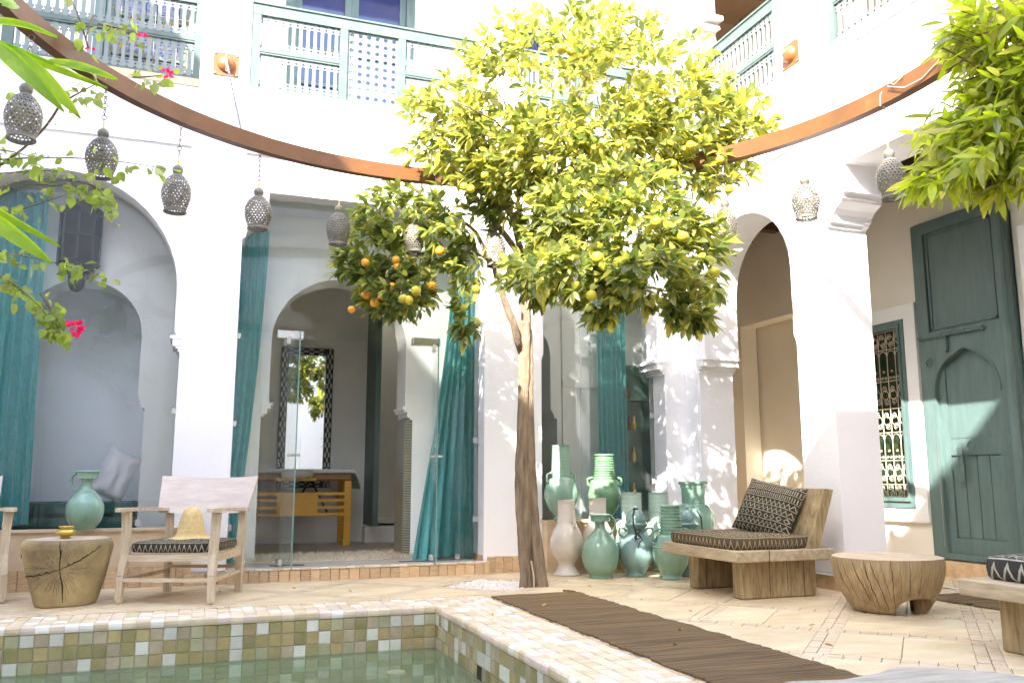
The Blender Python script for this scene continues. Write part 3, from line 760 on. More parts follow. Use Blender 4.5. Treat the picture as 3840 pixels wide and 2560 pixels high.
balustrade('pale teal balustrade half hidden behind the top of the orange tree', BM, [(2.88, 3.4, 'b'), (3.46, 4.0, 'b')], 2.825, 4.055)
RM = T((4.585, 0, 4.2)) @ RZ(pi / 2)
balustrade('pale teal balustrade of the sunlit wing, between the orange tree and the rusty wall plate', RM, [(5.86, 7.36, 'b')], 5.805, 7.43)
balustrade('pale teal balustrade of the sunlit wing, right of the rusty wall plate', RM, [(2.1, 3.6, 'b'), (3.68, 5.10, 'b')], 2.01, 5.165)
MB().box((-2.72, 7.44, 4.13), (-.152, 7.475, 4.198)).build('ledge', M['sill'], house)
MB().box((4.512, 2.0, 4.10), (4.549, 5.17, 4.198)).build('ledge', M['plaster'], wing)

# upper windows
def french(x0, x1, y, z0, z1, label, leaves=2):
    t = thing('french_window', label, 'window', ((x0 + x1) / 2, y, z0))
    fw = .09
    MB().box((x0, y - .06, z0), (x0 + fw, y + .06, z1)).build('frame_post', M['teal'], t); MB().box((x1 - fw, y - .06, z0), (x1, y + .06, z1)).build('frame_post', M['teal'], t)
    MB().box((x0 + fw, y - .06, z1 - fw), (x1 - fw, y + .06, z1)).build('frame_head', M['teal'], t)
    w = (x1 - x0 - 2 * fw) / leaves
    for k in range(leaves):
        a = x0 + fw + k * w + .003; b = a + w - .006; s = .07
        fr = MB(); fr.box((a, y - .03, z0), (a + s, y + .02, z1 - fw)); fr.box((b - s, y - .03, z0), (b, y + .02, z1 - fw))
        fr.box((a + s, y - .03, z0), (b - s, y + .02, z0 + .3))
        zz = z0 + .3; rows = int((z1 - fw - zz) / .34); h = (z1 - fw - zz) / rows
        for j in range(rows):
            fr.box((a + s, y - .028, zz + j * h + h - .035), (b - s, y + .018, zz + j * h + h))
            MB().box((a + s, y - .006, zz + j * h), (b - s, y, zz + j * h + h - .035)).build('pane', M['panesky'], t)
        fr.build('casement', M['teal'], t)
french(.62, 1.98, 8.64, 4.2, 6.9, 'tall teal french window with panes tinted the blue of reflected sky behind the lattice balustrade')
french(-1.15, -.2, 8.64, 4.2, 6.6, 'teal framed upper window with iron scrollwork behind the left balustrade', 1)
french(3.1, 3.6, 8.64, 4.2, 5.95, 'teal upper window mostly hidden behind the orange tree', 1)

# iron scroll grilles
def spiral(cx, cz, r0, turns, a0, sgn=1, n=22):
    return [(cx + r0 * (1 - .8 * i / n) * cos(a0 + sgn * turns * 2 * pi * i / n), 0, cz + r0 * (1 - .8 * i / n) * sin(a0 + sgn * turns * 2 * pi * i / n)) for i in range(n + 1)]
m_ = MB(); m_.tube(spiral(0, 0, .034, 1.6, 0), .0042, 4); scroll_me = meshof(m_, 'scroll', M['iron'])
m_ = MB(); m_.tube([(.045 * cos(a), 0, .045 * sin(a)) for a in [pi * k / 8 for k in range(9)]], .0042, 4); arc_me = meshof(m_, 'arc', M['iron'])
def grille(label, tm, w, z0, z1, mt, group=None):
    """tm maps local x (along), z"""
    t = thing('window_grille', label, 'grille', tm @ Vector((0, 0, z0)), group)
    def ins(me, x, z, rot=0, mir=1, s=1.0): inst(me, 'scroll' if me is scroll_me else 'arc', t, tm @ T((x, 0, z)) @ Matrix.Rotation(rot, 4, 'Y') @ Matrix.Diagonal((mir * s, 1, s, 1)), mt)
    def bar(a, b, r=.0045):
        m = MB().tube([a, b], r, 5); m.v = [tm @ Vector(p) for p in m.v]; m.build('bar', mt, t)
    n = max(3, round(w / .105)); st = w / n
    hz = []
    z = z0; pat = [.11, .22, .26, .22, .26, .30, .25]; k = 0
    while z < z1 - .05:
        hz.append(z); z += pat[k % 7]; k += 1
    hz.append(z1)
    for z in hz: bar((0, 0, z), (w, 0, z))
    for i in range(n + 1): bar((i * st, 0, z0), (i * st, 0, z1))
    for k in range(len(hz) - 1):
        a, b = hz[k], hz[k + 1]; h = b - a
        for i in range(n):
            cx = (i + .5) * st
            if k in (2, 5):
                ins(arc_me, cx, b - .06); ins(scroll_me, cx - .022, a + .03, 0, 1, .5); ins(scroll_me, cx + .022, a + .03, 0, -1, .5); ins(scroll_me, cx, a + .09, 0, 1, .45)
            else:
                ins(scroll_me, cx - .012, a + h * .27, i * 1.3, 1, .95); ins(scroll_me, cx + .010, a + h * .73, i * 2.1 + 1, -1, .95)
                if h > .15: ins(arc_me, cx, a + h * .5, 0, 1, .9); ins(arc_me, cx, a + h * .5, pi, 1, .9)
    return t
win = thing('window', 'teal framed window with a cream iron grille beside the tall teal door', 'window', (6.1, 6.56, .56))
m_ = MB(); m_.plate([(6.142, .562), (6.978, .562), (6.978, 2.278), (6.142, 2.278)], [[(6.205, .655), (6.915, .655), (6.915, 2.205), (6.205, 2.205)]], YZ, 6.05, 6.12)
m_.build('frame', M['teal'], win)
m_ = MB(); m_.plate([(6.18, .62), (6.94, .62), (6.94, 2.24), (6.18, 2.24)], [[(6.205, .655), (6.915, .655), (6.915, 2.205), (6.205, 2.205)]], YZ, 6.035, 6.05); m_.build('frame_bead', M['teal'], win)
MB().box((6.30, 6.14, .56), (6.31, 6.98, 2.28)).build('pane', mat('dark_green_glass', (.02, .045, .02), (.06, .07, .03), 7, .3), win)
GM = T((6.10, 6.205, 0)) @ RZ(pi / 2)
g_ = grille('cream wrought iron grille of scrolls and arches in the window beside the teal door', GM, .71, .66, 2.20, M['iron'])
grille('dark scroll grille in the upper window behind the left balustrade', T((-1.02, 8.55, 0)), .72, 4.22, 6.4, mat('bronze_iron', (.16, .12, .06), (.22, .17, .09), 9, .6))

# tall teal door
door = thing('tall_door', 'tall weathered teal wooden door with iron bolt and small arched wicket door', 'door', (6.09, 5.48, .14))
def DY(a, b, z0, z1, x0, x1, name, mt=M['teal'], bev=0, par=None): return MB().box((x0, a, z0), (x1, b, z1), bev=bev).build(name, mt, par or door)
dx = 6.06
m_ = MB(); m_.plate([(4.99, .15), (5.975, .15), (5.975, 3.10), (4.99, 3.10)], [[(5.13, 2.10), (5.85, 2.10), (5.85, 3.0), (5.13, 3.0)], [(5.17, .2), (5.83, .2)] + [(5.5 + .33 * cos(radians(a)), 1.53 + .36 * sin(radians(a)) ** .9 + .03 * max(0, 1 - abs(a - 90) / 20)) for a in range(0, 181, 10)]], YZ, dx, dx + .055)
m_.build('leaf_frame', M['teal'], door)
DY(5.13, 5.85, 2.10, 3.0, dx + .025, dx + .05, 'upper_panel')
m_ = MB()
for a, b, c, d in ((5.15, 5.83, 2.12, 2.135), (5.15, 5.83, 2.965, 2.98), (5.15, 5.165, 2.12, 2.98), (5.815, 5.83, 2.12, 2.98)): m_.box((dx + .012, a, c), (dx + .026, b, d))
m_.build('panel_moulding', M['teal'], door)
w_ = DY(5.172, 5.828, .2, 1.93, dx + .058, dx + .068, 'wicket')
m_ = MB()
for (a, b, z0, z1) in ((5.17, 5.25, .2, 1.8), (5.75, 5.83, .2, 1.8), (5.25, 5.75, .2, .33), (5.25, 5.75, 1.02, 1.16)): m_.box((dx + .036, a, z0), (dx + .0585, b, z1))
m_.build('wicket_rail', M['teal'], door)
for k in range(4): DY(5.253 + k * .125, 5.253 + k * .125 + .116, .335, 1.015, dx + .049, dx + .0575, 'board')
for k in range(1): DY(5.253, 5.747, 1.165, 1.80, dx + .049, dx + .0575, 'board')
m_ = MB()
m_.box((dx - .02, 5.28, 2.035), (dx - .002, 5.31, 2.075)); m_.tube([(dx - .022, 5.26, 2.055), (dx - .022, 5.94, 2.055)], .013, 8); m_.build('bolt', M['teal'], door)
m_ = MB(); m_.tube([(dx - .02, 5.66, 2.05), (dx - .02, 5.66, 1.90)], .014, 8)
for y in (5.93, 5.70, 5.45, 5.28): m_.tube([(dx - .022, y - .012, 2.055), (dx - .022, y + .012, 2.055)], .020, 8)
m_.build('bolt_keeper', M['teal'], door)
for (y, z, r) in ((5.86, 1.83, .032), (5.49, 1.09, .034)):
    m_ = MB(); m_.tube([(dx - .015, y + r * cos(a), z + r * sin(a)) for a in [2 * pi * k / 20 for k in range(20)]], .006, 6, closed=True); m_.box((dx - .02, y - .01, z + r - .005), (dx, y + .01, z + r + .012)); m_.build('ring_handle', M['teal'], door)
m_ = MB(); m_.box((dx + .002, 5.60, .93), (dx + .018, 5.64, 1.12)); m_.box((dx - .004, 5.59, .80), (dx + .014, 5.63, .93), bev=.004); m_.build('hasp', M['teal'], door)
DY(5.845, 5.85, .25, 1.25, dx - .004, dx, 'iron_edge', M['chrome'])
MB().tube([(dx - .002, 5.5 + .335 * cos(radians(a)), 1.53 + .365 * sin(radians(a)) ** .9 + .03 * max(0, 1 - abs(a - 90) / 20)) for a in range(0, 181, 6)], .009, 6).build('arch_moulding', M['teal'], door, smooth=True)
m_ = MB(); m_.box((5.95, 4.90, 3.06), (6.1, 5.12, 3.40)); m_.tube([(5.975, 5.0, .1), (5.975, 5.0, 3.3)], .035, 10); m_.build('pivot_post', M['teal'], door)
o = MB().box((6.02, 4.4, 2.2), (6.099, 4.86, 2.8)).build('wall_panel', M['plaster_in'], wing)

# ================================================================== glass, curtains and the room behind
def pane(x0, x1, y, z0, z1, par, name='pane', t=.010): return MB().box((x0, y, z0), (x1, y + t, z1)).build(name, M['glass'], par)
gl = thing('glass_screen', 'frameless glass screen with chrome clamps filling the wide opening', 'glass screen', (1.35, 7.68, .1))
YG = 7.66
pane(.252, .676, YG, .105, 2.03, gl); pane(2.004, 2.438, YG, .105, 2.03, gl); pane(.252, 1.34, YG, 2.036, 3.268, gl); pane(1.346, 2.438, YG, 2.036, 3.268, gl)
def clampb(x, y, z, w=.05, h=.05, d=.03, par=gl): return MB().box((x - w / 2, y - d / 2, z - h / 2), (x + w / 2, y + d / 2, z + h / 2), bev=.004).build('clamp', M['chrome'], par)
for x, z in ((.275, 2.03), (.275, 1.28), (.275, .42), (2.415, 1.17), (2.415, .46), (.40, .13), (2.25, .13)): clampb(x, YG + .005, z)
for k, (hx, sgn) in enumerate(((.68, 1), (2.0, -1))):
    d = thing('glass_door', 'open glass door leaf standing ' + ('left of the massage table, chrome handle at mid height' if k == 0 else 'in front of the right hand teal curtain'), 'glass door', (hx, YG, .1), 'open glass door leaves')
    ang = radians(-84) if sgn > 0 else radians(-100)
    ln = .56
    R_ = T((hx, YG, 0)) @ RZ(ang)
    def dl(m, name, mt, R_=R_, d=d): m.v = [R_ @ Vector(p) for p in m.v]; return m.build(name, mt, d)
    dl(MB().box((.01, -.005, .112), (ln - .004, .005, 2.02)), 'pane', M['doorglass'])
    dl(MB().box((ln - .004, -.005, .112), (ln, .005, 2.02)), 'edge', M['glassedge'])
    dl(MB().box((0, -.018, .112), (.12, .018, .165), bev=.004), 'patch_fitting', M['chrome'])
    dl(MB().box((0, -.018, 1.965), (.12, .018, 2.028), bev=.004), 'patch_fitting', M['chrome'])
    for s in (-1, 1):
        dl(MB().box((ln - .10, s * .045 - .004, .86), (ln - .055, s * .045 + .004, 1.16)), 'handle_plate', M['doorglass'])
    dl(MB().tube([(ln - .078, -.05, 1.01), (ln - .078, .05, 1.01)], .010, 10), 'handle_bar', M['chrome'])
MB().box((.60, YG - .03, 2.028), (.82, YG + .04, 2.10), bev=.005).build('clamp', M['chrome'], gl)
MB().box((1.80, YG - .03, 2.028), (2.06, YG + .04, 2.10), bev=.005).build('clamp', M['chrome'], gl)
for x in (.62, 1.72): MB().box((x, YG - .03, .1005), (x + .28, YG + .05, .1045)).build('floor_plate', M['black'], gl)
g2 = thing('fixed_glazing', 'large fixed glass pane in the left arch, reflecting foliage', 'glass pane', (-1.15, 7.7, .445))
m_ = MB(); m_.plate([(-2.12, .447), (-.175, .447), (-.175, 1.9), (-.235, 2.03)] + circ(-1.15, 2.36, .913, 0, 180, 24) + [(-2.065, 2.03), (-2.12, 1.9)], [], XZ, 7.70, 7.71)
m_.build('pane', M['glass'], g2)
for x, z in ((-.20, 1.38), (-.20, .80), (-.42, .475)): clampb(x, 7.7, z, .045, .05, par=g2)
g3 = thing('fixed_glazing', 'fixed glass pane in the opening behind the green jars', 'glass pane', (3.64, 7.7, .45))
m_ = MB(); m_.plate([(2.975, .454), (4.305, .454), (4.305, 1.87), (4.238, 1.98)] + circ(3.63, 2.46, .603, 0, 180, 24) + [(3.03, 1.98), (2.975, 1.87)], [], XZ, 7.70, 7.71)
m_.build('pane', M['glass'], g3)
for x, z in ((4.28, 1.45), (4.28, .80)): clampb(x, 7.7, z, .045, .05, par=g3)

def curtain(label, topx, botx, y, z0, z1, folds, amp=.028, flare=0.0, gather=None):
    m_ = MB(); nx, nz = folds * 9, 26
    rng = random.Random(hash(label) % 99 + folds); ph = [rng.uniform(0, 6) for _ in range(8)]
    for j in range(nz + 1):
        t = j / nz; z = z1 + (z0 - z1) * t
        e = t ** 1.5
        xa = topx[0] + (botx[0] - topx[0]) * e; xb = topx[1] + (botx[1] - topx[1]) * e
        for i in range(nx + 1):
            s = i / nx
            dx_ = .012 * sin(5 * s + ph[0] + t * 2)
            am = amp * (1 - .25 * t + flare * t * t)
            yy = y + am * sin(2 * pi * folds * s + .6 * sin(3 * t + ph[1]) + ph[2]) + .35 * am * sin(4.3 * pi * folds * s + ph[3] + 2 * t) - flare * .12 * t ** 6
            m_.v.append((xa + (xb - xa) * s + dx_, yy, z + (.012 * sin(9 * s + ph[4]) * (1 if j == nz else 0))))
    for j in range(nz):
        for i in range(nx):
            k = j * (nx + 1) + i; m_.f.append((k, k + 1, k + nx + 2, k + nx + 1)); m_.m.append(0)
    o = m_.build('curtain', M['curtain'], smooth=True, fix=False)
    return tag(o, label, 'curtain', 'teal curtains behind the glass')
curtain('teal curtain hanging straight at the left edge of the left arch', (-1.80, -1.28), (-1.80, -1.25), 7.93, .45, 3.2, 7)
curtain('pale blue lit curtain behind the glass right beside the white pillar', (.18, .50), (.05, .34), 7.90, .12, 3.05, 6)
curtain('wide teal curtain pooling on the floor at the right of the glass doors', (2.24, 2.56), (1.86, 2.60), 7.92, .11, 3.05, 7, .035, 1.0)
curtain('dappled teal curtain behind the green jars', (3.76, 4.07), (3.80, 4.10), 7.88, .12, 3.05, 6)

# big hanging lantern behind the left arch
bl = thing('hanging_lantern', 'large dark hexagonal bronze lantern hanging behind the left arch glass', 'lantern', (-1.04, 7.98, 3.27))
m_ = MB(); bx_, by_ = -1.04, 7.98
m_.lathe([(.02, 3.27), (.03, 3.2), (.10, 3.16), (.165, 3.10), (.175, 3.04), (.16, 3.03)], 8, (bx_, by_, 0)); m_.build('crown', M['darklantern'], bl)
m_ = MB()
for k in range(8):
    a = 2 * pi * k / 8; m_.box((-.008, -.008, 2.62), (.008, .008, 3.05), M4=T((bx_ + .16 * cos(a), by_ + .16 * sin(a), 0)))
m_.lathe([(.165, 2.60), (.175, 2.62), (.165, 2.645)], 8, (bx_, by_, 0)); m_.lathe([(.165, 2.84), (.17, 2.85), (.165, 2.86)], 8, (bx_, by_, 0)); m_.build('frame', M['darklantern'], bl)
m_ = MB(); m_.lathe([(.15, 2.62), (.155, 2.85), (.15, 3.04)], 8, (bx_, by_, 0)); m_.build('glazing', mat('smoked_glass', (.006, .010, .004), (.025, .03, .01), 8, .5, spec=.2), bl)
m_ = MB(); m_.lathe([(.15, 2.60), (.13, 2.55), (.07, 2.53), (.07, 2.50), (.062, 2.43), (.04, 2.395), (.012, 2.385), (.0, 2.385)], 16, (bx_, by_, 0)); m_.build('bowl', M['darklantern'], bl)
# sofa and satin cushion
so = thing('sofa', 'dark teal velvet bench sofa behind the left arch glass', 'sofa', (-1.1, 8.7, .1))
MB().box((-2.03, 8.12, .1), (-.47, 8.93, .50), bev=.03).build('base', M['sofa'], so); MB().box((-2.03, 8.14, .505), (-.47, 8.93, .62), bev=.035).build('seat', M['sofa'], so)
def pillow(name, w, h, th, mt, M4, n=14, uvs=True, wr=.0, parent=None, seed=1):
    vs = []; fs = []; uv = []
    rng = random.Random(seed); o_ = Vector((rng.uniform(0, 9),) * 3)
    for sd_ in (1, -1):
        for j in range(n + 1):
            for i in range(n + 1):
                u, v = i / n * 2 - 1, j / n * 2 - 1
                e = max(0, (1 - abs(u) ** 3.2) * (1 - abs(v) ** 3.2)) ** .42
                pin = 1 - .05 * (1 - abs(v) ** 2) * abs(u) ** 4; pin2 = 1 - .05 * (1 - abs(u) ** 2) * abs(v) ** 4
                p = Vector((u * w / 2 * pin, sd_ * th / 2 * e, v * h / 2 * pin2))
                if wr: p.y += sd_ * wr * e * noise.noise(Vector((u * 2.5, v * 2.5, sd_)) + o_)
                vs.append(p)
    m = (n + 1) * (n + 1)
    for k, sd_ in ((0, 1), (m, -1)):
        for j in range(n):
            for i in range(n):
                a = k + j * (n + 1) + i; f = (a, a + 1, a + n + 2, a + n + 1); fs.append(f if sd_ < 0 else tuple(reversed(f)))
    me = bpy.data.meshes.new(name); me.from_pydata([M4 @ p for p in vs], [], fs); me.materials.append(mt)
    uvl = me.uv_layers.new(name='UVMap')
    for lp in me.loops:
        k = lp.vertex_index % m; uvl.data[lp.index].uv = ((k % (n + 1)) / n * w, (k // (n + 1)) / n * h)
    me.polygons.foreach_set("use_smooth", [True] * len(me.polygons)); me.update()
    o = link(bpy.data.objects.new(name, me)); WO[o] = Vector((0, 0, 0)); return o
tag(pillow('cushion', .30, .44, .17, M['satin'], T((-.66, 8.36, .86)) @ RZ(.5) @ Matrix.Rotation(radians(24), 4, 'Y'), wr=.03), 'silvery satin cushion leaning in the corner of the dark teal sofa', 'cushion')

# massage table, stand, mirror, rug
mt_ = thing('massage_table', 'yellow wooden massage table with slatted end under a pale towel', 'massage table', (1.05, 9.9, .1))
TX0, TX1, TY = .42, 1.63, 9.72
for x in (TX0 + .04, TX1 - .04):
    MB().box((x - .038, TY, .1), (x + .038, TY + .05, .80)).build('leg', M['yellowwood'], mt_)
    MB().box((x - .03, TY + .46, .1), (x + .03, TY + .50, .80)).build('leg', M['yellowwood'], mt_)
for z in (.425, .50, .575, .645): MB().box((TX0 + .02, TY - .022, z), (TX1 - .02, TY - .002, z + .032)).build('slat', M['yellowwood'], mt_)
MB().box((.83, TY - .03, .427), (1.26, TY - .023, .675)).build('slat_panel', M['yellowwood'], mt_)
MB().box((TX0, TY - .01, .80), (TX1, TY + .53, .90), bev=.02).build('padded_top', M['vinyl'], mt_)
MB().box((.80, TY - .16, .80), (1.22, TY - .012, .83)).build('head_bracket', M['yellowwood'], mt_)
m_ = MB(); m_.tube([(1.02 + .13 * cos(a), TY - .13 + .10 * sin(a), .87) for a in [2 * pi * k / 22 for k in range(22)]], .048, 8, closed=True, flat=1.0); m_.build('head_rest', M['ivory'], mt_, smooth=True)
tw = MB(); prof = [(TX0 - .085, .74), (TX0 - .075, .80), (TX0 - .03, .90), (TX0 + .03, .918), (1.0, .922), (TX1 - .03, .918), (TX1 + .03, .90), (TX1 + .075, .82), (TX1 + .10, .72)]
vs = [(x, y, z + .006 * sin(y * 23 + x * 7)) for y in (TY - .03, TY + .1, TY + .25, TY + .4, TY + .55) for x, z in prof] + [(x, y, z - .012) for y in (TY - .03, TY + .1, TY + .25, TY + .4, TY + .55) for x, z in prof]
fs = []
for b_ in (0, 45):
    for j in range(4):
        for i in range(8): k = b_ + j * 9 + i; fs.append((k, k + 1, k + 10, k + 9))
for i in range(8): fs.append((i, i + 1, 46 + i, 45 + i))
for j in range(4): fs.append((j * 9 + 8, j * 9 + 17, j * 9 + 62, j * 9 + 53)); fs.append((j * 9, j * 9 + 9, j * 9 + 54, j * 9 + 45))
tw.add(vs, fs); MB_t = tw.box((TX0 - .02, TY - .045, .885), (TX1 + .02, TY - .028, .928), bev=.005); tag(tw.build('towel', M['towel'], smooth=True), 'pale grey blue towel draped over the massage table', 'towel')
for (a, b) in (((1.18, 9.95, .80), (1.02, 9.80, .46)), ((1.22, 9.95, .80), (1.38, 9.80, .46))): MB().tube([a, b], .012, 6).build('brace', M['reed'], mt_)
mr = thing('mirror', 'tall mirror in a black and bone checkered frame behind the massage table', 'mirror', (1.16, 10.27, .7))
mz0, mz1, mx0, mx1, fwid = .72, 2.34, .86, 1.46, .085
MB().box((mx0 + fwid, 10.262, mz0 + fwid), (mx1 - fwid, 10.268, mz1 - fwid)).build('glass', M['mirror'], mr)
m_ = MB(); m_.plate([(mx0, mz0), (mx1, mz0), (mx1, mz1), (mx0, mz1)], [[(mx0 + fwid, mz0 + fwid), (mx1 - fwid, mz0 + fwid), (mx1 - fwid, mz1 - fwid), (mx0 + fwid, mz1 - fwid)]], XZ, 10.235, 10.28); m_.build('frame', M['reed'], mr)
bme = meshof(MB().box((-.010, -.002, -.027), (.010, .002, .027)), 'inlay', M['bone'])
def strip(x0, z0, dx_, dz_, n, vert):
    for k in range(n):
        for c in range(3):
            if (k + c) % 2: continue
            o_ = (-.021 + .021 * c)
            p = (x0 + dx_ * k + (o_ if vert else 0), 10.233, z0 + dz_ * k + (0 if vert else o_))
            inst(bme, 'inlay', mr, T(p) @ (Matrix() if vert else Matrix.Rotation(pi / 2, 4, 'Y')))
strip(mx0 + fwid / 2, mz0 + .03, 0, .0575, 28, True); strip(mx1 - fwid / 2, mz0 + .03, 0, .0575, 28, True)
strip(mx0 + .11, mz1 - fwid / 2, .0575, 0, 7, False); strip(mx0 + .11, mz0 + fwid / 2, .0575, 0, 7, False)
# woolly rug
fr_ = MB(); fr_.plate([(.14, 7.93), (2.25, 7.97), (2.25, 8.62), (.14, 8.6)], [], XY, .101, .112)
base_v = len(fr_.v)
for i in range(4200):
    x, y = random.uniform(.15, 2.24), 7.95 + random.random() ** 1.1 * .66
    h = random.uniform(.018, .045); a = random.uniform(0, 6.28); w = .006
    fr_.add([(x - w * cos(a), y - w * sin(a), .11), (x + w * cos(a), y + w * sin(a), .11), (x + random.gauss(0, .014), y + random.gauss(0, .014), .11 + h)], [(0, 1, 2)])
tag(fr_.build('wool_rug', M['fur'], fix=False), 'shaggy cream wool rug on the floor just inside the glass doors', 'rug')
# shelf with bottles behind the dappled curtain
sh = thing('glass_shelf', 'narrow glass shelf unit with little bottles behind the dappled curtain', 'shelf', (4.2, 8.0, .5))
for z in (.62, .98, 1.30, 1.62): MB().box((4.08, 7.94, z), (4.5, 8.05, z + .012)).build('shelf', M['glassedge'], sh)
MB().box((4.08, 8.045, .5), (4.54, 8.058, 2.0)).build('back_panel', mat('sea_green_panel', (.10, .20, .15), rough=.4), sh)
for k, (x, z) in enumerate(((4.14, .632), (4.22, .632), (4.15, .992), (4.23, .992), (4.18, 1.312), (4.24, 1.312), (4.16, 1.632))):
    m_ = MB().lathe([(.026, 0), (.028, .01), (.028, .07), (.012, .10), (.010, .14), (.014, .15)], 10, (x, 7.99, z))
    tag(m_.build('bottle', M['brass'] if k % 2 else M['rust'], smooth=True), 'small ' + ('brass', 'rusty red')[k % 2 == 0] + ' coloured bottle on the ' + ('lowest', 'lowest', 'second', 'second', 'third', 'third', 'topmost')[k] + ' glass shelf behind the dappled curtain', 'bottle', 'bottles on the glass shelf')
# ================================================================== rusty ring, lanterns, chains
RC, RR, RZB = Vector((1.39, 3.82, 0)), 2.52, 3.115
ring = thing('steel_ring', 'large rusted steel ring hung over the pool, carrying the pierced lanterns', 'steel ring', (RC.x, RC.y, RZB))
m_ = MB(); n = 160
def ringsec(r0, r1, z0, z1):
    k = len(m_.v)
    for i in range(n):
        a = 2 * pi * i / n
        for r, z in ((r0, z0), (r1, z0), (r1, z1), (r0, z1)): m_.v.append((RC.x + r * cos(a), RC.y + r * sin(a), z))
    for i in range(n):
        j = (i + 1) % n
        for q in range(4):
            w = (q + 1) % 4; m_.f.append((k + i * 4 + q, k + j * 4 + q, k + j * 4 + w, k + i * 4 + w)); m_.m.append(0)
ringsec(RR - .022, RR - .014, RZB + .006, RZB + .112); smooth_by_angle(m_.build('band', M['rust'], ring))
m_ = MB(); ringsec(RR - .022, RR + .045, RZB, RZB + .006); m_.build('flange', M['rust'], ring)
def link_mesh(mb, c, d, up, L=.030, w=.016, r=.0028, n=10):
    """one oval link centred on c along d"""
    d = d.normalized(); s = d.cross(up).normalized()
    mb.tube([c + d * (L / 2) * cos(a) + s * (w / 2) * sin(a) for a in [2 * pi * k / n for k in range(n)]], r, 4, closed=True)
def chain(mb, a, b, pitch=.022, sag=0.0, **kw):
    a, b = Vector(a), Vector(b); d = b - a; n = max(2, int(d.length / pitch))
    for i in range(n):
        t = (i + .5) / n; p = a + d * t; p.z -= sag * 4 * t * (1 - t)
        s = Vector((0, 0, 1)) if abs(d.normalized().z) < .8 else Vector((1, 0, 0))
        p2 = d.cross(s).normalized()
        up = s if i % 2 else p2
        if abs(d.normalized().dot(up)) > .95: up = p2
        link_mesh(mb, p, d, up, L=pitch * 1.45, **kw)
# lantern prototype: hangs from its origin
LB = .245; ZT = -.335
prof = [(.0, .024), (.05, .040), (.12, .058), (.22, .074), (.34, .086), (.48, .091), (.62, .0885), (.75, .081), (.86, .072), (.93, .067), (1.0, .065)]
def prad(t):
    for i in range(len(prof) - 1):
        if t <= prof[i + 1][0]:
            f = (t - prof[i][0]) / (prof[i + 1][0] - prof[i][0]); return prof[i][1] + (prof[i + 1][1] - prof[i][1]) * f
    return prof[-1][1]
lan = thing('hanging_lantern', 'x', 'lantern', (0, 0, 0), 'pierced metal lanterns hanging round the rusty ring')
m_ = MB(); NS, NR = 24, 14
rng = random.Random(3)
for j in range(NR):
    for i in range(NS):
        t0, t1 = j / NR, (j + 1) / NR; sh_ = .5 * (j % 2)
        a0, a1 = 2 * pi * (i + sh_) / NS, 2 * pi * (i + 1 + sh_) / NS
        def P3(a, t): r = prad(t); return Vector((r * cos(a), r * sin(a), ZT - t * LB))
        q = [P3(a0, t0), P3(a1, t0), P3(a1, t1), P3(a0, t1)]
        if j == 0 or j >= NR - 1: m_.add(q, [(0, 1, 2, 3)]); continue
        am, tm_ = (a0 + a1) / 2, (t0 + t1) / 2; w, h = (a1 - a0) * rng.uniform(.27, .42), (t1 - t0) * rng.uniform(.27, .42); sk = rng.uniform(-.5, .5)
        if rng.random() < .5: hole = [P3(am - w, tm_ - h * sk), P3(am, tm_ - h), P3(am + w, tm_ + h * sk), P3(am, tm_ + h)]
        else: hole = [P3(am - w, tm_ - h), P3(am + w, tm_ - h * .3), P3(am + w * .3, tm_ + h), P3(am - w * .8, tm_ + h * .6)]
        m_.add(q + hole, [(0, 1, 5, 4), (1, 2, 6, 5), (2, 3, 7, 6), (3, 0, 4, 7)])
smooth_by_angle(m_.build('pierced_shade', M['lantern'], lan, fix=False), 60)
m_ = MB(); m_.tube([(.066 * cos(a), .066 * sin(a), ZT - LB) for a in [2 * pi * k / 28 for k in range(28)]], .006, 6, closed=True); m_.build('rim', M['lantern'], lan, smooth=True)
m_ = MB(); m_.lathe([(.0, ZT + .058), (.016, ZT + .056), (.029, ZT + .045), (.034, ZT + .028), (.030, ZT + .010), (.023, ZT + .0), (.022, ZT - .004)], 18); m_.build('ball', M['lanternball'], lan, smooth=True)
m_ = MB(); m_.lathe([(.003, ZT + .10), (.006, ZT + .095), (.004, ZT + .088), (.008, ZT + .08), (.004, ZT + .072), (.009, ZT + .062), (.010, ZT + .056)], 10); m_.build('finial', M['brass'], lan, smooth=True)
m_ = MB()
z = -.004; k = 0
while z > ZT + .115:
    r = .0145 if k % 2 == 0 else .009
    ax = Vector((1, 0, 0)) if (k // 2) % 2 == 0 else Vector((.5, .86, 0))
    m_.tube([Vector((0, 0, z - r)) + ax * r * cos(a) * (1 if k % 2 == 0 else .6) + Vector((0, 0, r * sin(a))) for a in [2 * pi * q / 12 for q in range(12)]], .0024, 4, closed=True)
    z -= 2 * r - .005; k += 1
m_.build('chain', M['rustchain'], lan)
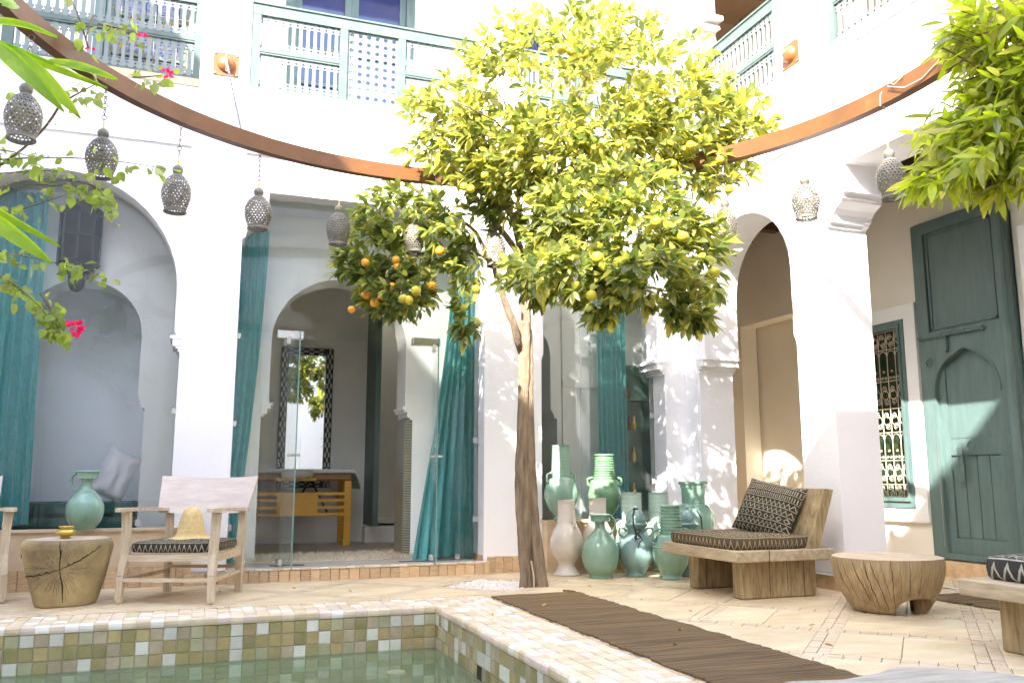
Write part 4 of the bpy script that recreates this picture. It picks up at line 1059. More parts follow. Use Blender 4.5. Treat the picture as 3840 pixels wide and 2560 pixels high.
LAB = {171: 'pierced lantern on the ring just outside the left edge of the view', 157: 'pierced lantern hanging among the bougainvillea at the far left end of the ring',
 143: 'pierced lantern hanging in front of the right shoulder of the left arch', 129.5: 'pierced lantern hanging in front of the white pillar beside the left arch',
 115.5: 'pierced lantern hanging at the top left corner of the glazed opening', 101.2: 'pierced lantern hanging left of the orange tree before the glass',
 87.4: 'pierced lantern half buried in the left side of the orange tree', 73.6: 'pierced lantern with a leafy shadow hanging just left of the orange tree trunk',
 59.8: 'shaded pierced lantern almost hidden in leaves right of the trunk', 46: 'sunlit pierced lantern among the leaves in the middle of the orange tree',
 32.1: 'sunlit pierced lantern at the right edge of the orange tree, beside the narrow arch', 18.2: 'sunlit pierced lantern before the white pier, its chain clear of the leaves',
 3.7: 'sunlit pierced lantern before the corbel of the wide opening', -10.3: 'pierced lantern hidden behind the leaves of the bush at the right', -24.4: 'pierced lantern on the ring beyond the bush at the right edge'}
first = True
for k, (a, lab) in enumerate(LAB.items()):
    p = RC + Vector((RR * cos(radians(a)), RR * sin(radians(a)), RZB + .0))
    s = {73.6: 1.12}.get(a, 1.0)
    if first: lan.location = p; lan['label'] = lab; lan.rotation_euler = (0, 0, .3); lan.scale = (1.0, 1.0, 1.0); first = False
    else: copy_tree(lan, None, p, random.uniform(0, 6.28), (random.uniform(.97, 1.03),) * 2 + (s if s != 1 else random.uniform(.96, 1.05),), lab).rotation_euler.x = random.gauss(0, .022)
# anchors on the walls with the chains that carry the ring
def anchor(label, tm, ringp, extra):
    t = thing('wall_anchor', label, 'wall anchor', tm @ Vector((0, 0, 0)), 'rusty anchor plates carrying the ring')
    def b(m, n_, mt, sm=False): m.v = [tm @ Vector(p) for p in m.v]; o = m.build(n_, mt, t); return smooth_by_angle(o) if sm else o
    b(MB().box((-.105, -.008, -.105), (.105, 0, .105)), 'plate', M['rustplate'])
    b(MB().lathe([(.078, -.004), (.072, .022), (.055, .044), (.03, .057), (.0, .061)], 24, M4=Matrix.Rotation(pi / 2, 4, 'X')), 'boss', M['rustplate'], True)
    m = MB()
    for x in (-.09, .09):
        for z in (-.09, .09): m.lathe([(.008, 0), (.008, .006), (.0, .009)], 8, M4=T((x, -.008, z)) @ Matrix.Rotation(pi / 2, 4, 'X'))
    b(m, 'bolt_head', M['chrome'])
    e = tm @ Vector((-.005, -.066, .03))
    m = MB(); m.tube([e + Vector((0, 0, .018)) * sin(a) + (tm.to_3x3() @ Vector((0, -1, 0))) * .018 * (cos(a) + .6) for a in [2 * pi * k / 12 for k in range(12)]], .005, 6, closed=True); m.build('eye', M['chrome'], t)
    m = MB(); chain(m, e + (tm.to_3x3() @ Vector((0, -.02, -.01))), ringp + Vector((0, 0, .112)), r=.003); chain(m, e + (tm.to_3x3() @ Vector((0, -.025, -.005))), e + (tm.to_3x3() @ Vector((.01, -.03, -extra)))); m.build('chain', M['chain'], t)
    return t
def rp(a): return RC + Vector((RR * cos(radians(a)), RR * sin(radians(a)), RZB))
anchor('rusty square plate with a domed boss and chain on the pillar between the balustrades', T((.055, 7.449, 4.37)), rp(119), .13)
anchor('rusty square plate with a domed boss and chain on the sunlit wing', T((4.527, 5.60, 4.35)) @ RZ(-pi / 2), rp(30), .12)
m_ = MB()
w0 = rp(-1); 
def on(a, dz, dr=-.03): return RC + Vector(((RR + dr) * cos(radians(a)), (RR + dr) * sin(radians(a)), RZB + dz))
m_.tube([on(3.7, -.01), on(3.6, .06), on(3.2, .125, 0), on(2.2, .16), on(1.6, .10), on(.6, .07, -.05), on(-.6, .10), on(.6, .12, -.05), on(2, .085, -.04), on(-1, .02, -.04), on(-4, .02, -.03), on(-7, .06, -.03), on(-9.5, .118, -.01)], .0035, 6)
tag(m_.build('electric_wire', mat('pale_wire', (.5, .42, .36), rough=.5)), 'thin pale electric wire knotted round the rusty ring near the right', 'wire')

# ================================================================== jars
def jar(name, label, x, y, z, prof, mt, handles=(), rot=0.0, n=40, extra=None, cat='jar', group='glazed jars grouped by the right hand opening'):
    t = thing(name, label, cat, (x, y, z), group)
    inner = [(max(prof[-1][0] - .012, .01), prof[-1][1] - .004), (max(prof[-1][0] - .016, .008), prof[-1][1] - .06), (.0, prof[-1][1] - .07)]
    ph = random.uniform(0, 6)
    m = MB().lathe([(p[0] if p[0] < .02 else p[0], p[1]) for p in prof] + inner, n, (x, y, z), wob=lambda a, zz: 1 + .012 * sin(2 * a + ph) + .008 * sin(3 * a + zz * 9 + ph))
    smooth_by_angle(m.build('body', mt, t), 50)
    for (pts, r) in handles:
        for s in ((1, -1) if pts[0][0] > 0 else (1,)):
            R_ = T((x, y, z)) @ RZ(rot) @ Matrix.Diagonal((s, 1, 1, 1))
            p3 = [R_ @ Vector((abs(u), 0, v)) for u, v in pts]
            MB().tube(p3, r, 8).build('handle', mt, t, smooth=True)
    return t
def resample(ctrl, n=6):
    """Catmull-Rom through the profile points"""
    out = []
    P_ = [ctrl[0]] + list(ctrl) + [ctrl[-1]]
    for i in range(1, len(P_) - 2):
        p0, p1, p2, p3 = P_[i - 1:i + 3]
        for k in range(n):
            t = k / n
            out.append(tuple(.5 * (2 * p1[c] + (p2[c] - p0[c]) * t + (2 * p0[c] - 5 * p1[c] + 4 * p2[c] - p3[c]) * t * t + (3 * p1[c] - p0[c] - 3 * p2[c] + p3[c]) * t ** 3) for c in (0, 1)))
    out.append(ctrl[-1]); return [(max(r, 0), z) for r, z in out]
def ribs(r0, r1, z0, z1, k, amp=.007):
    return [(r0 + (r1 - r0) * i / (k * 4) + amp * (sin(2 * pi * i / 4 - .8)), z0 + (z1 - z0) * i / (k * 4)) for i in range(k * 4 + 1)]
def belly(rf, rb, rn, hb, hn, foot=.03, bz=.55):
    return resample([(rf, 0), (rf * 1.02, .012), (rf * .90, foot), (rb * .74, foot + (hb - foot) * .28), (rb * .96, hb * .70), (rb, hb), (rb * .90, hb + (hn - hb) * .45), (rn * 1.25, hn - (hn - hb) * .12), (rn, hn)])
# white with pedestal foot and side lug
pw = resample([(.118, 0), (.120, .012), (.100, .035), (.080, .075), (.085, .11), (.128, .17), (.147, .26), (.132, .345), (.098, .41), (.084, .44)]) + [(.080, .50), (.078, .56), (.080, .635), (.083, .64)]
jar('jar', 'cream white jar with pedestal foot beside the tree trunk', 3.07, 7.08, 0, pw, M['ivory'], [(((.13, .385)), .0)] if False else [([(-.086, .40), (-.118, .40), (-.120, .44), (-.084, .455)], .009)], rot=radians(-75))
jar('jar', 'cream white jar standing behind the round green pitcher', 3.40, 7.14, 0, [(r * .98, z * 1.02) for r, z in pw], M['ivory'], [([(-.086, .40), (-.118, .40), (-.120, .44), (-.084, .455)], .009)], rot=radians(-100))
pp = resample([(.100, 0), (.102, .012), (.098, .028), (.140, .085), (.160, .18), (.143, .28), (.090, .35), (.052, .395), (.043, .44), (.047, .475), (.075, .505)]) + [(.099, .512), (.102, .520), (.098, .526)]
jar('pitcher', 'round jade green pitcher with flared lip in the front row of jars', 3.25, 6.78, 0, pp, M['jade'], [([(-.09, .505), (-.125, .48), (-.128, .43), (-.105, .38), (-.085, .36)], .010)], rot=radians(-15), cat='pitcher')
pl_ = belly(.082, .152, .070, .235, .36, .035) + [(.072, .40), (.092, .415), (.096, .425), (.09, .432)]
t = jar('jar', 'blue green jar with domed lid tied with dark cord, between two front jars', 3.60, 6.80, 0, pl_, M['jadeblue'], [([(.12, .33), (.15, .35), (.15, .40), (.11, .40), (.085, .38)], .010)], rot=radians(-8))
def lid(t, x, y, z, mt):
    m = MB().lathe(resample([(.098, .430), (.099, .437), (.088, .450), (.088, .48), (.070, .525), (.035, .555), (.012, .562), (.014, .575), (.0, .592)]), 30, (x, y, z)); m.build('lid', mt, t, smooth=True)
lid(t, 3.60, 6.80, 0, M['jadeblue'])
cord = MB(); cx_, cy_ = 3.60, 6.80
cord.tube([(cx_ - .02, cy_ - .03, .57), (cx_ - .055, cy_ - .06, .52), (cx_ - .07, cy_ - .085, .44), (cx_ - .065, cy_ - .10, .40), (cx_ - .06, cy_ - .12, .35), (cx_ - .075, cy_ - .135, .31)], .006, 6)
cord.tube([(cx_ + .012 * cos(a) * 1.6, cy_ + .02 * sin(a), .565) for a in [2 * pi * k / 12 for k in range(12)]], .006, 6, closed=True)
cord.tube([(cx_ - .06 + .03 * sin(a * 2), cy_ - .128 - .005 * a, .36 + .04 * cos(a)) for a in [k * .55 for k in range(14)]], .005, 6)
cord.tube([(cx_ - .05, cy_ - .13, .35), (cx_ - .02, cy_ - .142, .32), (cx_ - .05, cy_ - .15, .28), (cx_ - .065, cy_ - .155, .25)], .004, 5)
cord.build('cord', M['rope'], t)
pr9 = belly(.090, .160, .098, .245, .365, .035) + ribs(.094, .084, .37, .585, 8) + [(.094, .592), (.096, .60), (.092, .606)]
H9 = [([(.135, .315), (.165, .33), (.168, .375), (.15, .40), (.11, .405)], .013)]
t = jar('jar', 'green jar with ribbed neck and two lugs next to the low bench', 3.77, 6.50, 0, pr9, M['jade'], H9, rot=radians(-5))
m_ = MB(); m_.tube([(3.77 + .1625 * cos(a), 6.50 + .1625 * sin(a), .262 + .003 * sin(a * 40)) for a in [2 * pi * k / 90 for k in range(90)]], .005, 5, closed=True); m_.build('rope_band', M['jade'], t)
t = jar('jar', 'shaded blue green lidded jar tucked between the ribbed jar and the low bench', 4.03, 6.66, 0, pl_, M['jadeblue'], [([(.12, .33), (.15, .35), (.15, .40), (.11, .40), (.085, .38)], .010)], rot=radians(40)); lid(t, 4.03, 6.66, 0, M['jadeblue'])
m_ = MB(); m_.tube([(4.03 + .06, 6.60, .55), (4.03 + .09, 6.585, .49), (4.12, 6.58, .43), (4.11, 6.56, .38)], .006, 6); m_.build('cord', M['rope'], t)
p11 = belly(.105, .182, .105, .44, .60, .05) + [(.104, .66), (.106, .74), (.112, .765), (.130, .775), (.134, .79), (.128, .80)]
jar('jar', 'tallest green jar with rolled rim, dappled with sun, behind the bench', 4.26, 6.93, 0, p11, M['jade'])
p6 = belly(.082, .150, .098, .27, .43, .035) + ribs(.096, .090, .44, .68, 6, .0012) + [(.096, .70)]
jar('jar', 'green jar paled by painted sunlight, with tall smooth neck behind the cord tied jar', 3.72, 7.10, 0, p6, M['sungreen'], [([(.13, .36), (.16, .38), (.16, .43), (.12, .45)], .011)], rot=radians(10))
jar('jar', 'green jar paled by painted sunlight, with tall smooth neck, right in the back row', 4.02, 7.14, 0, p6, M['sungreen'], [([(.13, .36), (.16, .38), (.16, .43), (.12, .45)], .011)], rot=radians(50))
p1 = belly(.075, .152, .088, .25, .385, .04) + ribs(.088, .078, .39, .66, 8, .0012) + [(.084, .675)]
jar('jar', 'tall jade green jar standing on the ledge right of the tree trunk', 3.14, 7.36, .452, p1, M['jade'], [([(.13, .33), (.155, .35), (.15, .41), (.09, .43)], .010)], rot=radians(10))
p2_ = belly(.085, .155, .105, .235, .365, .035) + ribs(.102, .088, .37, .575, 9, .006) + [(.096, .582), (.098, .59), (.092, .596)]
jar('jar', 'olive green jar with ribbed neck standing on the ledge', 3.58, 7.36, .452, p2_, M['olive'], [([(.135, .30), (.16, .32), (.162, .37), (.11, .385)], .012)], rot=radians(-40))
p0 = resample([(.075, 0), (.078, .01), (.090, .03), (.128, .09), (.143, .17), (.130, .25), (.085, .32), (.043, .365), (.038, .43), (.045, .475), (.075, .505)]) + [(.098, .514), (.100, .522), (.095, .528)]
p0 = [(r_ * .93, z_ * .83) for r_, z_ in p0]
jar('pitcher', 'jade green pitcher with one loop handle on the ledge before the left arch', -.77, 7.30, .445, p0, M['jade'], [([(-.082, .422), (-.116, .405), (-.128, .37), (-.118, .325), (-.09, .29), (-.072, .278)], .0085)], rot=radians(155), cat='pitcher', group='glazed pitchers')

# ================================================================== furniture
def lbox(m, a, b, M4, bev=.004): return m.box(a, b, M4=M4, bev=bev)
def strut(m, p, q, w, d, up=Vector((0, 1, 0)), bev=0, w2=None):
    p, q = Vector(p), Vector(q); t = (q - p).normalized(); s = up.cross(t).normalized(); u = t.cross(s)
    w2 = w2 or w; vs = []
    for c, ww in ((p, w), (q, w2)):
        for a, b in ((-1, -1), (1, -1), (1, 1), (-1, 1)): vs.append(c + s * a * ww / 2 + u * b * d / 2)
    m.add(vs, [(3, 2, 1, 0), (4, 5, 6, 7), (0, 1, 5, 4), (1, 2, 6, 5), (2, 3, 7, 6), (3, 0, 4, 7)]); return m
chair = thing('armchair', 'bleached wooden armchair with curved plank back beside the stump table', 'chair', (0, 0, 0), 'bleached wooden armchairs by the left arch')
HW, HD, BW2 = .31, .325, .265
def legm(pts, w, d, ball=None):
    m = MB()
    for i in range(len(pts) - 1): strut(m, pts[i], pts[i + 1], w[i], d, w2=w[i + 1])
    if ball: m.lathe([(.0, .0), (.018, .004), (.026, .018), (.024, .034), (.014, .045)], 14, ball)
    return m
for s in (-1, 1):
    legm([(s * HW, -HD, .03), (s * (HW - .002), -HD + .005, .18), (s * (HW - .012), -HD + .03, .32), (s * (HW - .006), -HD + .035, .47), (s * (HW + .0), -HD + .03, .598)], (.038, .045, .056, .050, .056), .042, (s * HW, -HD, 0)).build('leg', M['wood'], chair)
    legm([(s * BW2, HD, 0), (s * (BW2 + .004), HD - .01, .30), (s * (BW2 + .012), HD - .005, .60)], (.046, .048, .046), .044).build('leg', M['wood'], chair)
    m = MB(); L_ = [(s * (HW - .0), -HD - .07, .615), (s * (HW + .01), -HD + .2, .612), (s * (BW2 + .02), HD + .03, .595)]
    for i in range(2): strut(m, L_[i], L_[i + 1], (.075, .07)[i], .024, up=Vector((0, 0, 1)).cross(Vector((0, 1, 0))) if False else Vector((1, 0, 0)), w2=None)
    m = MB(); vs = []
    for (x, y, z, hw) in ((s * HW, -HD - .075, .614, .030), (s * (HW + .005), -HD, .616, .040), (s * (HW + .01), -HD + .15, .614, .034), (s * (BW2 + .02), HD + .03, .598, .030)):
        vs += [(x - hw, y, z - .012), (x + hw, y, z - .012), (x + hw, y, z + .012), (x - hw, y, z + .012)]
    fs = [(0, 1, 2, 3), (15, 14, 13, 12)]
    for k in range(3):
        for q in range(4): fs.append((k * 4 + q, k * 4 + 4 + q, k * 4 + 4 + (q + 1) % 4, k * 4 + (q + 1) % 4))
    m.add(vs, fs); m.build('arm', M['wood'], chair)
    m = MB(); strut(m, (s * HW, -HD + .02, .155), (s * BW2, HD - .02, .155), .032, .022, up=Vector((0, 0, 1))); m.build('stretcher', M['wood'], chair)
    m = MB(); strut(m, (s * (HW - .005), -HD + .03, .295), (s * BW2, HD - .01, .295), .034, .05, up=Vector((0, 0, 1))); m.build('side_rail', M['wood'], chair)
m = MB(); strut(m, (-HW, -HD + .005, .155), (HW, -HD + .005, .155), .034, .022, up=Vector((0, 0, 1))); m.build('stretcher', M['woodx'], chair)
m = MB(); strut(m, (-BW2, HD - .01, .185), (BW2, HD - .01, .185), .030, .022, up=Vector((0, 0, 1))); m.build('stretcher', M['woodx'], chair)
MB().box((-HW + .03, -HD + .012, .275), (HW - .03, -HD + .036, .318)).build('front_rail', M['woodx'], chair)
MB().box((-BW2 + .02, HD - .022, .275), (BW2 - .02, HD + .002, .318)).build('back_rail', M['woodx'], chair)
for k in range(6):
    y0 = -HD + .04 + k * .1; MB().box((-HW + .035, y0, .319), (HW - .035, y0 + .085, .332), bev=.003).build('seat_slat', M['woodx'], chair)
m = MB(); NB = 16; vs = []
for j in range(5):
    tz = j / 4
    for i in range(NB + 1):
        s = i / NB * 2 - 1; hw = .33 + .035 * tz
        x = s * hw; dip = .014 * (s * s) if j == 4 else (-.006 * (1 - s * s) if j == 0 else 0)
        z = .575 + .255 * tz + dip
        y = HD - .06 + .125 * tz - .075 * s * s * (1) + .035
        vs.append((x, y, z))
m_b = len(vs); vs += [(x, y + .024, z) for x, y, z in vs]
fs = []
for j in range(4):
    for i in range(NB): k = j * (NB + 1) + i; fs += [(k, k + 1, k + NB + 2, k + NB + 1), (m_b + k, m_b + k + NB + 1, m_b + k + NB + 2, m_b + k + 1)]
for i in range(NB): fs += [(i, m_b + i, m_b + i + 1, i + 1), (4 * (NB + 1) + i, 4 * (NB + 1) + i + 1, m_b + 4 * (NB + 1) + i + 1, m_b + 4 * (NB + 1) + i)]
for j in range(4):
    k = j * (NB + 1); fs += [(k, k + NB + 1, m_b + k + NB + 1, m_b + k), (k + NB, m_b + k + NB, m_b + k + 2 * NB + 1, k + 2 * NB + 1)]
m.add(vs, fs); smooth_by_angle(m.build('backrest', M['backrest'], chair), 40)
chair.location = (-.03, 6.655, 0); chair.rotation_euler = (0, 0, radians(-22))
WO[chair] = Vector((0, 0, 0))
ch2 = copy_tree(chair, None, (-1.58, 6.98, 0), radians(20), None, 'bleached wooden armchair cut off by the left edge, a straw hat on its seat')
CM = T((-.03, 6.655, 0)) @ RZ(radians(-22))
def cushion_box(label, w, d, h, M4, mt, name='seat_cushion', bulge=.012, n=12, seed=2):
    """flat box cushion with rounded edges and UVs"""
    vs = []; uvs = []; fs = []
    ring_ = []
    layers = [(-1, .90, 0), (-1, .975, .12), (-.7, 1.0, .3), (0, 1.012, .5), (.7, 1.0, .7), (1, .975, .9), (1.0, .90, 1)]
    P_ = 40
    rng = random.Random(seed)
    def outl(t, s):
        a = 2 * pi * t; cx_, sy_ = cos(a), sin(a); k = max(abs(cx_), abs(sy_)); f = 1 / k; r = .94 + .06 * (1 - (1 - min(abs(cx_ * f), abs(sy_ * f))) ** 0) if 0 else 1
        x, y = cx_ * f, sy_ * f
        m = min(abs(x), abs(y)); sh_ = 1 - .055 * m ** 6
        return x * sh_ * s * w / 2, y * sh_ * s * d / 2
    for zi, s, v in layers:
        for i in range(P_):
            x, y = outl(i / P_, s); vs.append(Vector((x, y, h / 2 + zi * h / 2 + bulge * .35 * noise.noise(Vector((x * 9, y * 9, seed)))))); uvs.append((i / P_ * (w + d) * 2, v * h))
    for j in range(6):
        for i in range(P_): k = j * P_ + i; k2 = j * P_ + (i + 1) % P_; fs.append((k, k2, k2 + P_, k + P_))
    base = len(vs)
    for zi, z_ in ((0, -1), (1, 1)):
        rows = (.9, .7, .45, .2)
        b0 = 0 if zi == 0 else 6 * P_
        prev = b0
        for r_ in rows[1:]:
            st_i = len(vs)
            for i in range(P_):
                x, y = outl(i / P_, r_); vs.append(Vector((x, y, h / 2 + z_ * (h / 2 + bulge * (1 - r_ * r_)) + (bulge * .8 * noise.noise(Vector((x * 7, y * 7, seed + 3))) if z_ > 0 else 0)))); uvs.append((x + w, y + d))
            for i in range(P_):
                a, b_ = prev + i, prev + (i + 1) % P_; c, e = st_i + (i + 1) % P_, st_i + i
                fs.append((a, b_, c, e) if z_ > 0 else (e, c, b_, a))
            prev = st_i
        fs.append(tuple(range(prev, prev + P_)) if z_ > 0 else tuple(reversed(range(prev, prev + P_))))
    me = bpy.data.meshes.new(name); me.from_pydata([M4 @ p for p in vs], [], fs); me.materials.append(mt)
    ul = me.uv_layers.new(name='UVMap')
    for p in me.polygons:
        side = all(vi < 7 * P_ for vi in p.vertices)
        for li in p.loop_indices:
            vi = me.loops[li].vertex_index; q = vs[vi]
            if side and len(p.vertices) == 4:
                u_, v_ = uvs[vi]
                if any(x % P_ == 0 for x in p.vertices) and any(x % P_ == P_ - 1 for x in p.vertices) and vi % P_ == 0: u_ = (w + d) * 2
                ul.data[li].uv = (u_, v_)
            else: ul.data[li].uv = (q.x + w, q.y + d)
    me.polygons.foreach_set("use_smooth", [True] * len(me.polygons)); me.update()
    o = link(bpy.data.objects.new(name, me)); WO[o] = Vector((0, 0, 0)); return tag(o, label, 'cushion')
cushion_box('black and cream patterned seat pad on the near armchair', .56, .55, .062, CM @ T((0, -.02, .333)), M['mud'])
cushion_box('patterned seat pad on the armchair at the left edge', .56, .55, .062, T((-1.58, 6.98, 0)) @ RZ(radians(20)) @ T((0, -.02, .333)), M['mud'], seed=5)
def hat(label, p, rz, tilt=0):
    M4 = T(p) @ RZ(rz) @ Matrix.Rotation(tilt, 4, 'X')
    pr = [(.178, .0), (.150, .004), (.112, .014), (.096, .04), (.084, .09), (.074, .14), (.062, .180), (.045, .208), (.02, .221), (.0, .223)]
    m = MB(); rr = resample(pr, 6)
    m.lathe([(r + .0012 * sin(z * 560 + r * 300), z) for r, z in rr], 40, M4=M4, wob=lambda a, z: 1 + .03 * sin(2 * a + 1) + .012 * sin(7 * a))
    m.f = m.f[1:] if len(m.f[0]) > 4 else m.f
    o = m.build('straw_hat', M['straw'], smooth=True, fix=False)
    return tag(o, label, 'hat', 'straw hats on the armchairs')
hat('conical straw hat standing on the patterned pad of the near armchair', CM @ Vector((.0, .05, .402)), .4)
hat('straw hat on the armchair at the left edge, brim hanging over', T((-1.58, 6.98, 0)) @ RZ(radians(20)) @ Vector((.22, -.02, .402)), 1.2)

# stump tables
def stump(name, label, c, layers, n, top, mt, wob, holes=None):
    t = thing(name, label, 'table', c)
    m = MB(); prof_ = layers
    m.lathe(prof_, n, c, wob=wob); m.f = [f for f in m.f if len(f) == 4]
    smooth_by_angle(m.build('trunk_section', mt, t), 45)
    m = MB(); r, z = prof_[-1]
    m.lathe([(r * .999, z), (r * .7, z + .004), (r * .3, z + .005), (.0, z + .005)], n, c, wob=wob); m.f = [f for f in m.f if len(f) == 4]
    m.build('top_face', M['stumptop'], t, smooth=True)
    return t
lw = lambda a, z: 1 + .06 * sin(2 * a + .6) + .045 * sin(3 * a + 2 + z * 2) + .02 * sin(5 * a + z * 9) - .018 * max(0, 1 - abs(((a - 4.2 + pi) % (2 * pi)) - pi) * 14) + .012 * sin(11 * a)
c0 = (-.775, 6.58, 0)
prof0 = resample([(r_ * .88, z_) for r_, z_ in [(.180, 0), (.200, .012), (.220, .08), (.248, .18), (.272, .28), (.288, .34), (.296, .375), (.292, .405), (.274, .428)]], 4)
stl = stump('stump_table', 'bulky stump table with radial cracks holding the brass pot', c0, prof0, 96, None, M['stumpgrey'], lw)
def surf(a, z, pr_, c, w_):
    for i in range(len(pr_) - 1):
        if pr_[i][1] <= z <= pr_[i + 1][1] + 1e-6:
            f = (z - pr_[i][1]) / max(1e-6, pr_[i + 1][1] - pr_[i][1]); r = pr_[i][0] + (pr_[i + 1][0] - pr_[i][0]) * f; break
    else: r = pr_[-1][0]
    r *= w_(a, z); return Vector((c[0] + r * cos(a), c[1] + r * sin(a), c[2] + z))
def crack(t, path, r, pr_, c, w_, inset=.0):
    pts = []; rng = random.Random(int(path[0][0] * 100 + path[0][1] * 1000))
    for i in range(len(path) - 1):
        (a0, z0), (a1, z1) = path[i], path[i + 1]
        for k in range(7):
            f = k / 7; pts.append(surf(a0 + (a1 - a0) * f + rng.gauss(0, .008), max(.004, min(pr_[-1][1] - .001, z0 + (z1 - z0) * f + rng.gauss(0, .003))), pr_, c, w_))
    pts.append(surf(path[-1][0], path[-1][1], pr_, c, w_))
    nn = len(pts); MB().tube(pts, [r * (.35 + .65 * sin(pi * (i + .5) / nn) ** .7) * rng.uniform(.7, 1.2) for i in range(nn)], 5).build('crack', M['crack'], t)
AC = radians(-97)         # the side of the stump that faces the camera
q = [(AC + .02, .245)]
crack(stl, [(AC + .03, .245), (AC + .06, .33), (AC + .02, .42)], .0042, prof0, c0, lw)
crack(stl, [(AC + .03, .245), (AC + .35, .275), (AC + .75, .325), (AC + 1.05, .385)], .0052, prof0, c0, lw)
crack(stl, [(AC + .03, .245), (AC - .4, .215), (AC - .85, .20), (AC - 1.25, .195)], .0052, prof0, c0, lw)
crack(stl, [(AC + .03, .245), (AC + .12, .15), (AC + .17, .03)], .0042, prof0, c0, lw)
crack(stl, [(AC - 1.28, .37), (AC - 1.18, .33), (AC - 1.08, .315)], .008, prof0, c0, lw)
for k in range(34):
    th = 2 * pi * k / 34 + random.uniform(-.07, .07); l0, l1 = random.uniform(.045, .10), (random.uniform(.12, .34) if sin(th) < .2 else random.uniform(.08, .15))
    pth = [(AC + .03 + l * cos(th) / .28, .245 + l * sin(th) * .9) for l in (l0, (l0 + l1) / 2, l1)]
    pth = [p for p in pth if .01 < p[1] < .42]
    if len(pth) > 1: crack(stl, pth, random.uniform(.0006, .0014), prof0, c0, lw)
# brass pot
m_ = MB().lathe(resample([(.03, 0), (.032, .006), (.026, .012), (.052, .024), (.061, .040), (.050, .056), (.036, .062), (.036, .068), (.044, .074), (.046, .078), (.040, .079), (.036, .07), (.03, .05), (.0, .045)], 4), 28, (-.79, 6.50, .433))
tag(smooth_by_angle(m_.build('brass_pot', M['brass']), 50), 'small squat brass pot on top of the cracked stump table', 'pot')
# carved bowl shaped table at the right
c1 = (4.17, 4.50, 0)
w1 = lambda a, z: 1 + .02 * sin(2 * a + 1) + .014 * sin(5 * a) + .006 * sin(17 * a)
prof1 = resample([(.195, 0), (.222, .012), (.262, .07), (.300, .14), (.326, .21), (.338, .27), (.338, .315), (.334, .335)], 4)
t1 = thing('stump_table', 'carved bowl shaped stump table with arched cutouts at its foot', 'table', c1)
NA = 120; vs = []; fs = []
LEGC = [radians(a) for a in (-146, -92 + 42, 60, 150)]
def cut(a):
    v = 0
    for c_, hw, h in ((radians(-92), .60, .105), (radians(20), .5, .085), (radians(96), .62, .10)):
        d = abs(((a - c_ + pi) % (2 * pi)) - pi)
        if d < hw: v = max(v, h * (1 - (d / hw) ** 3.2) ** .5)
    return v
rows = [0, .012, .03, .05, .07, .09, .11, .14, .17, .20, .23, .26, .29, .315, .335]
for j, z in enumerate(rows):
    for i in range(NA):
        a = 2 * pi * i / NA; zz = max(z, cut(a)) if j < 8 else z
        if j < 8: zz = cut(a) + (rows[8] - cut(a)) * (z / rows[8])
        p = surf(a, zz, prof1, (0, 0, 0), w1); vs.append(Vector(c1) + p)
for j in range(len(rows) - 1):
    for i in range(NA): k = (i + 1) % NA; fs.append((j * NA + i, j * NA + k, j * NA + NA + k, j * NA + NA + i))
b0 = len(vs)
for (rf, zt) in ((.74, None), (.70, .10), (.3, .125)):
    for i in range(NA):
        a = 2 * pi * i / NA; p = surf(a, cut(a), prof1, (0, 0, 0), w1)
        vs.append(Vector(c1) + Vector((p.x * rf, p.y * rf, cut(a) if zt is None else max(zt, cut(a)))))
for i in range(NA): k = (i + 1) % NA; fs.append((i, b0 + i, b0 + k, k)); fs.append((b0 + i, b0 + NA + i, b0 + NA + k, b0 + k)); fs.append((b0 + NA + i, b0 + 2 * NA + i, b0 + 2 * NA + k, b0 + NA + k))
fs.append(tuple(range(b0 + 2 * NA, b0 + 3 * NA)))
m_ = MB(); m_.add(vs, fs); smooth_by_angle(m_.build('carved_bowl', M['stump'], t1), 40)
m_ = MB(); m_.lathe([(.334, .335), (.25, .338), (.1, .339), (.0, .339)], NA, c1, wob=w1); m_.f = [f for f in m_.f if len(f) == 4]; m_.build('top_face', M['stumptop'], t1, smooth=True)
A1_ = radians(-133)
for (da, db, r) in ((-.62, -.38, .0042), (-.42, -.22, .0045), (-.30, -.02, .0042), (.05, .12, .0030), (.38, .40, .0030), (-.85, -.66, .0026), (.62, .60, .0020), (.2, .25, .0016), (-.12, .05, .0018), (-.5, -.3, .0018), (.8, .78, .0018), (-1.0, -.8, .003)):
    z_ = random.uniform(.02, .12)
    crack(t1, [(A1_ + da, .332), (A1_ + (da + db) / 2, .2), (A1_ + db, max(z_, cut(A1_ + db) + .005))], r * .6, prof1, c1, w1)

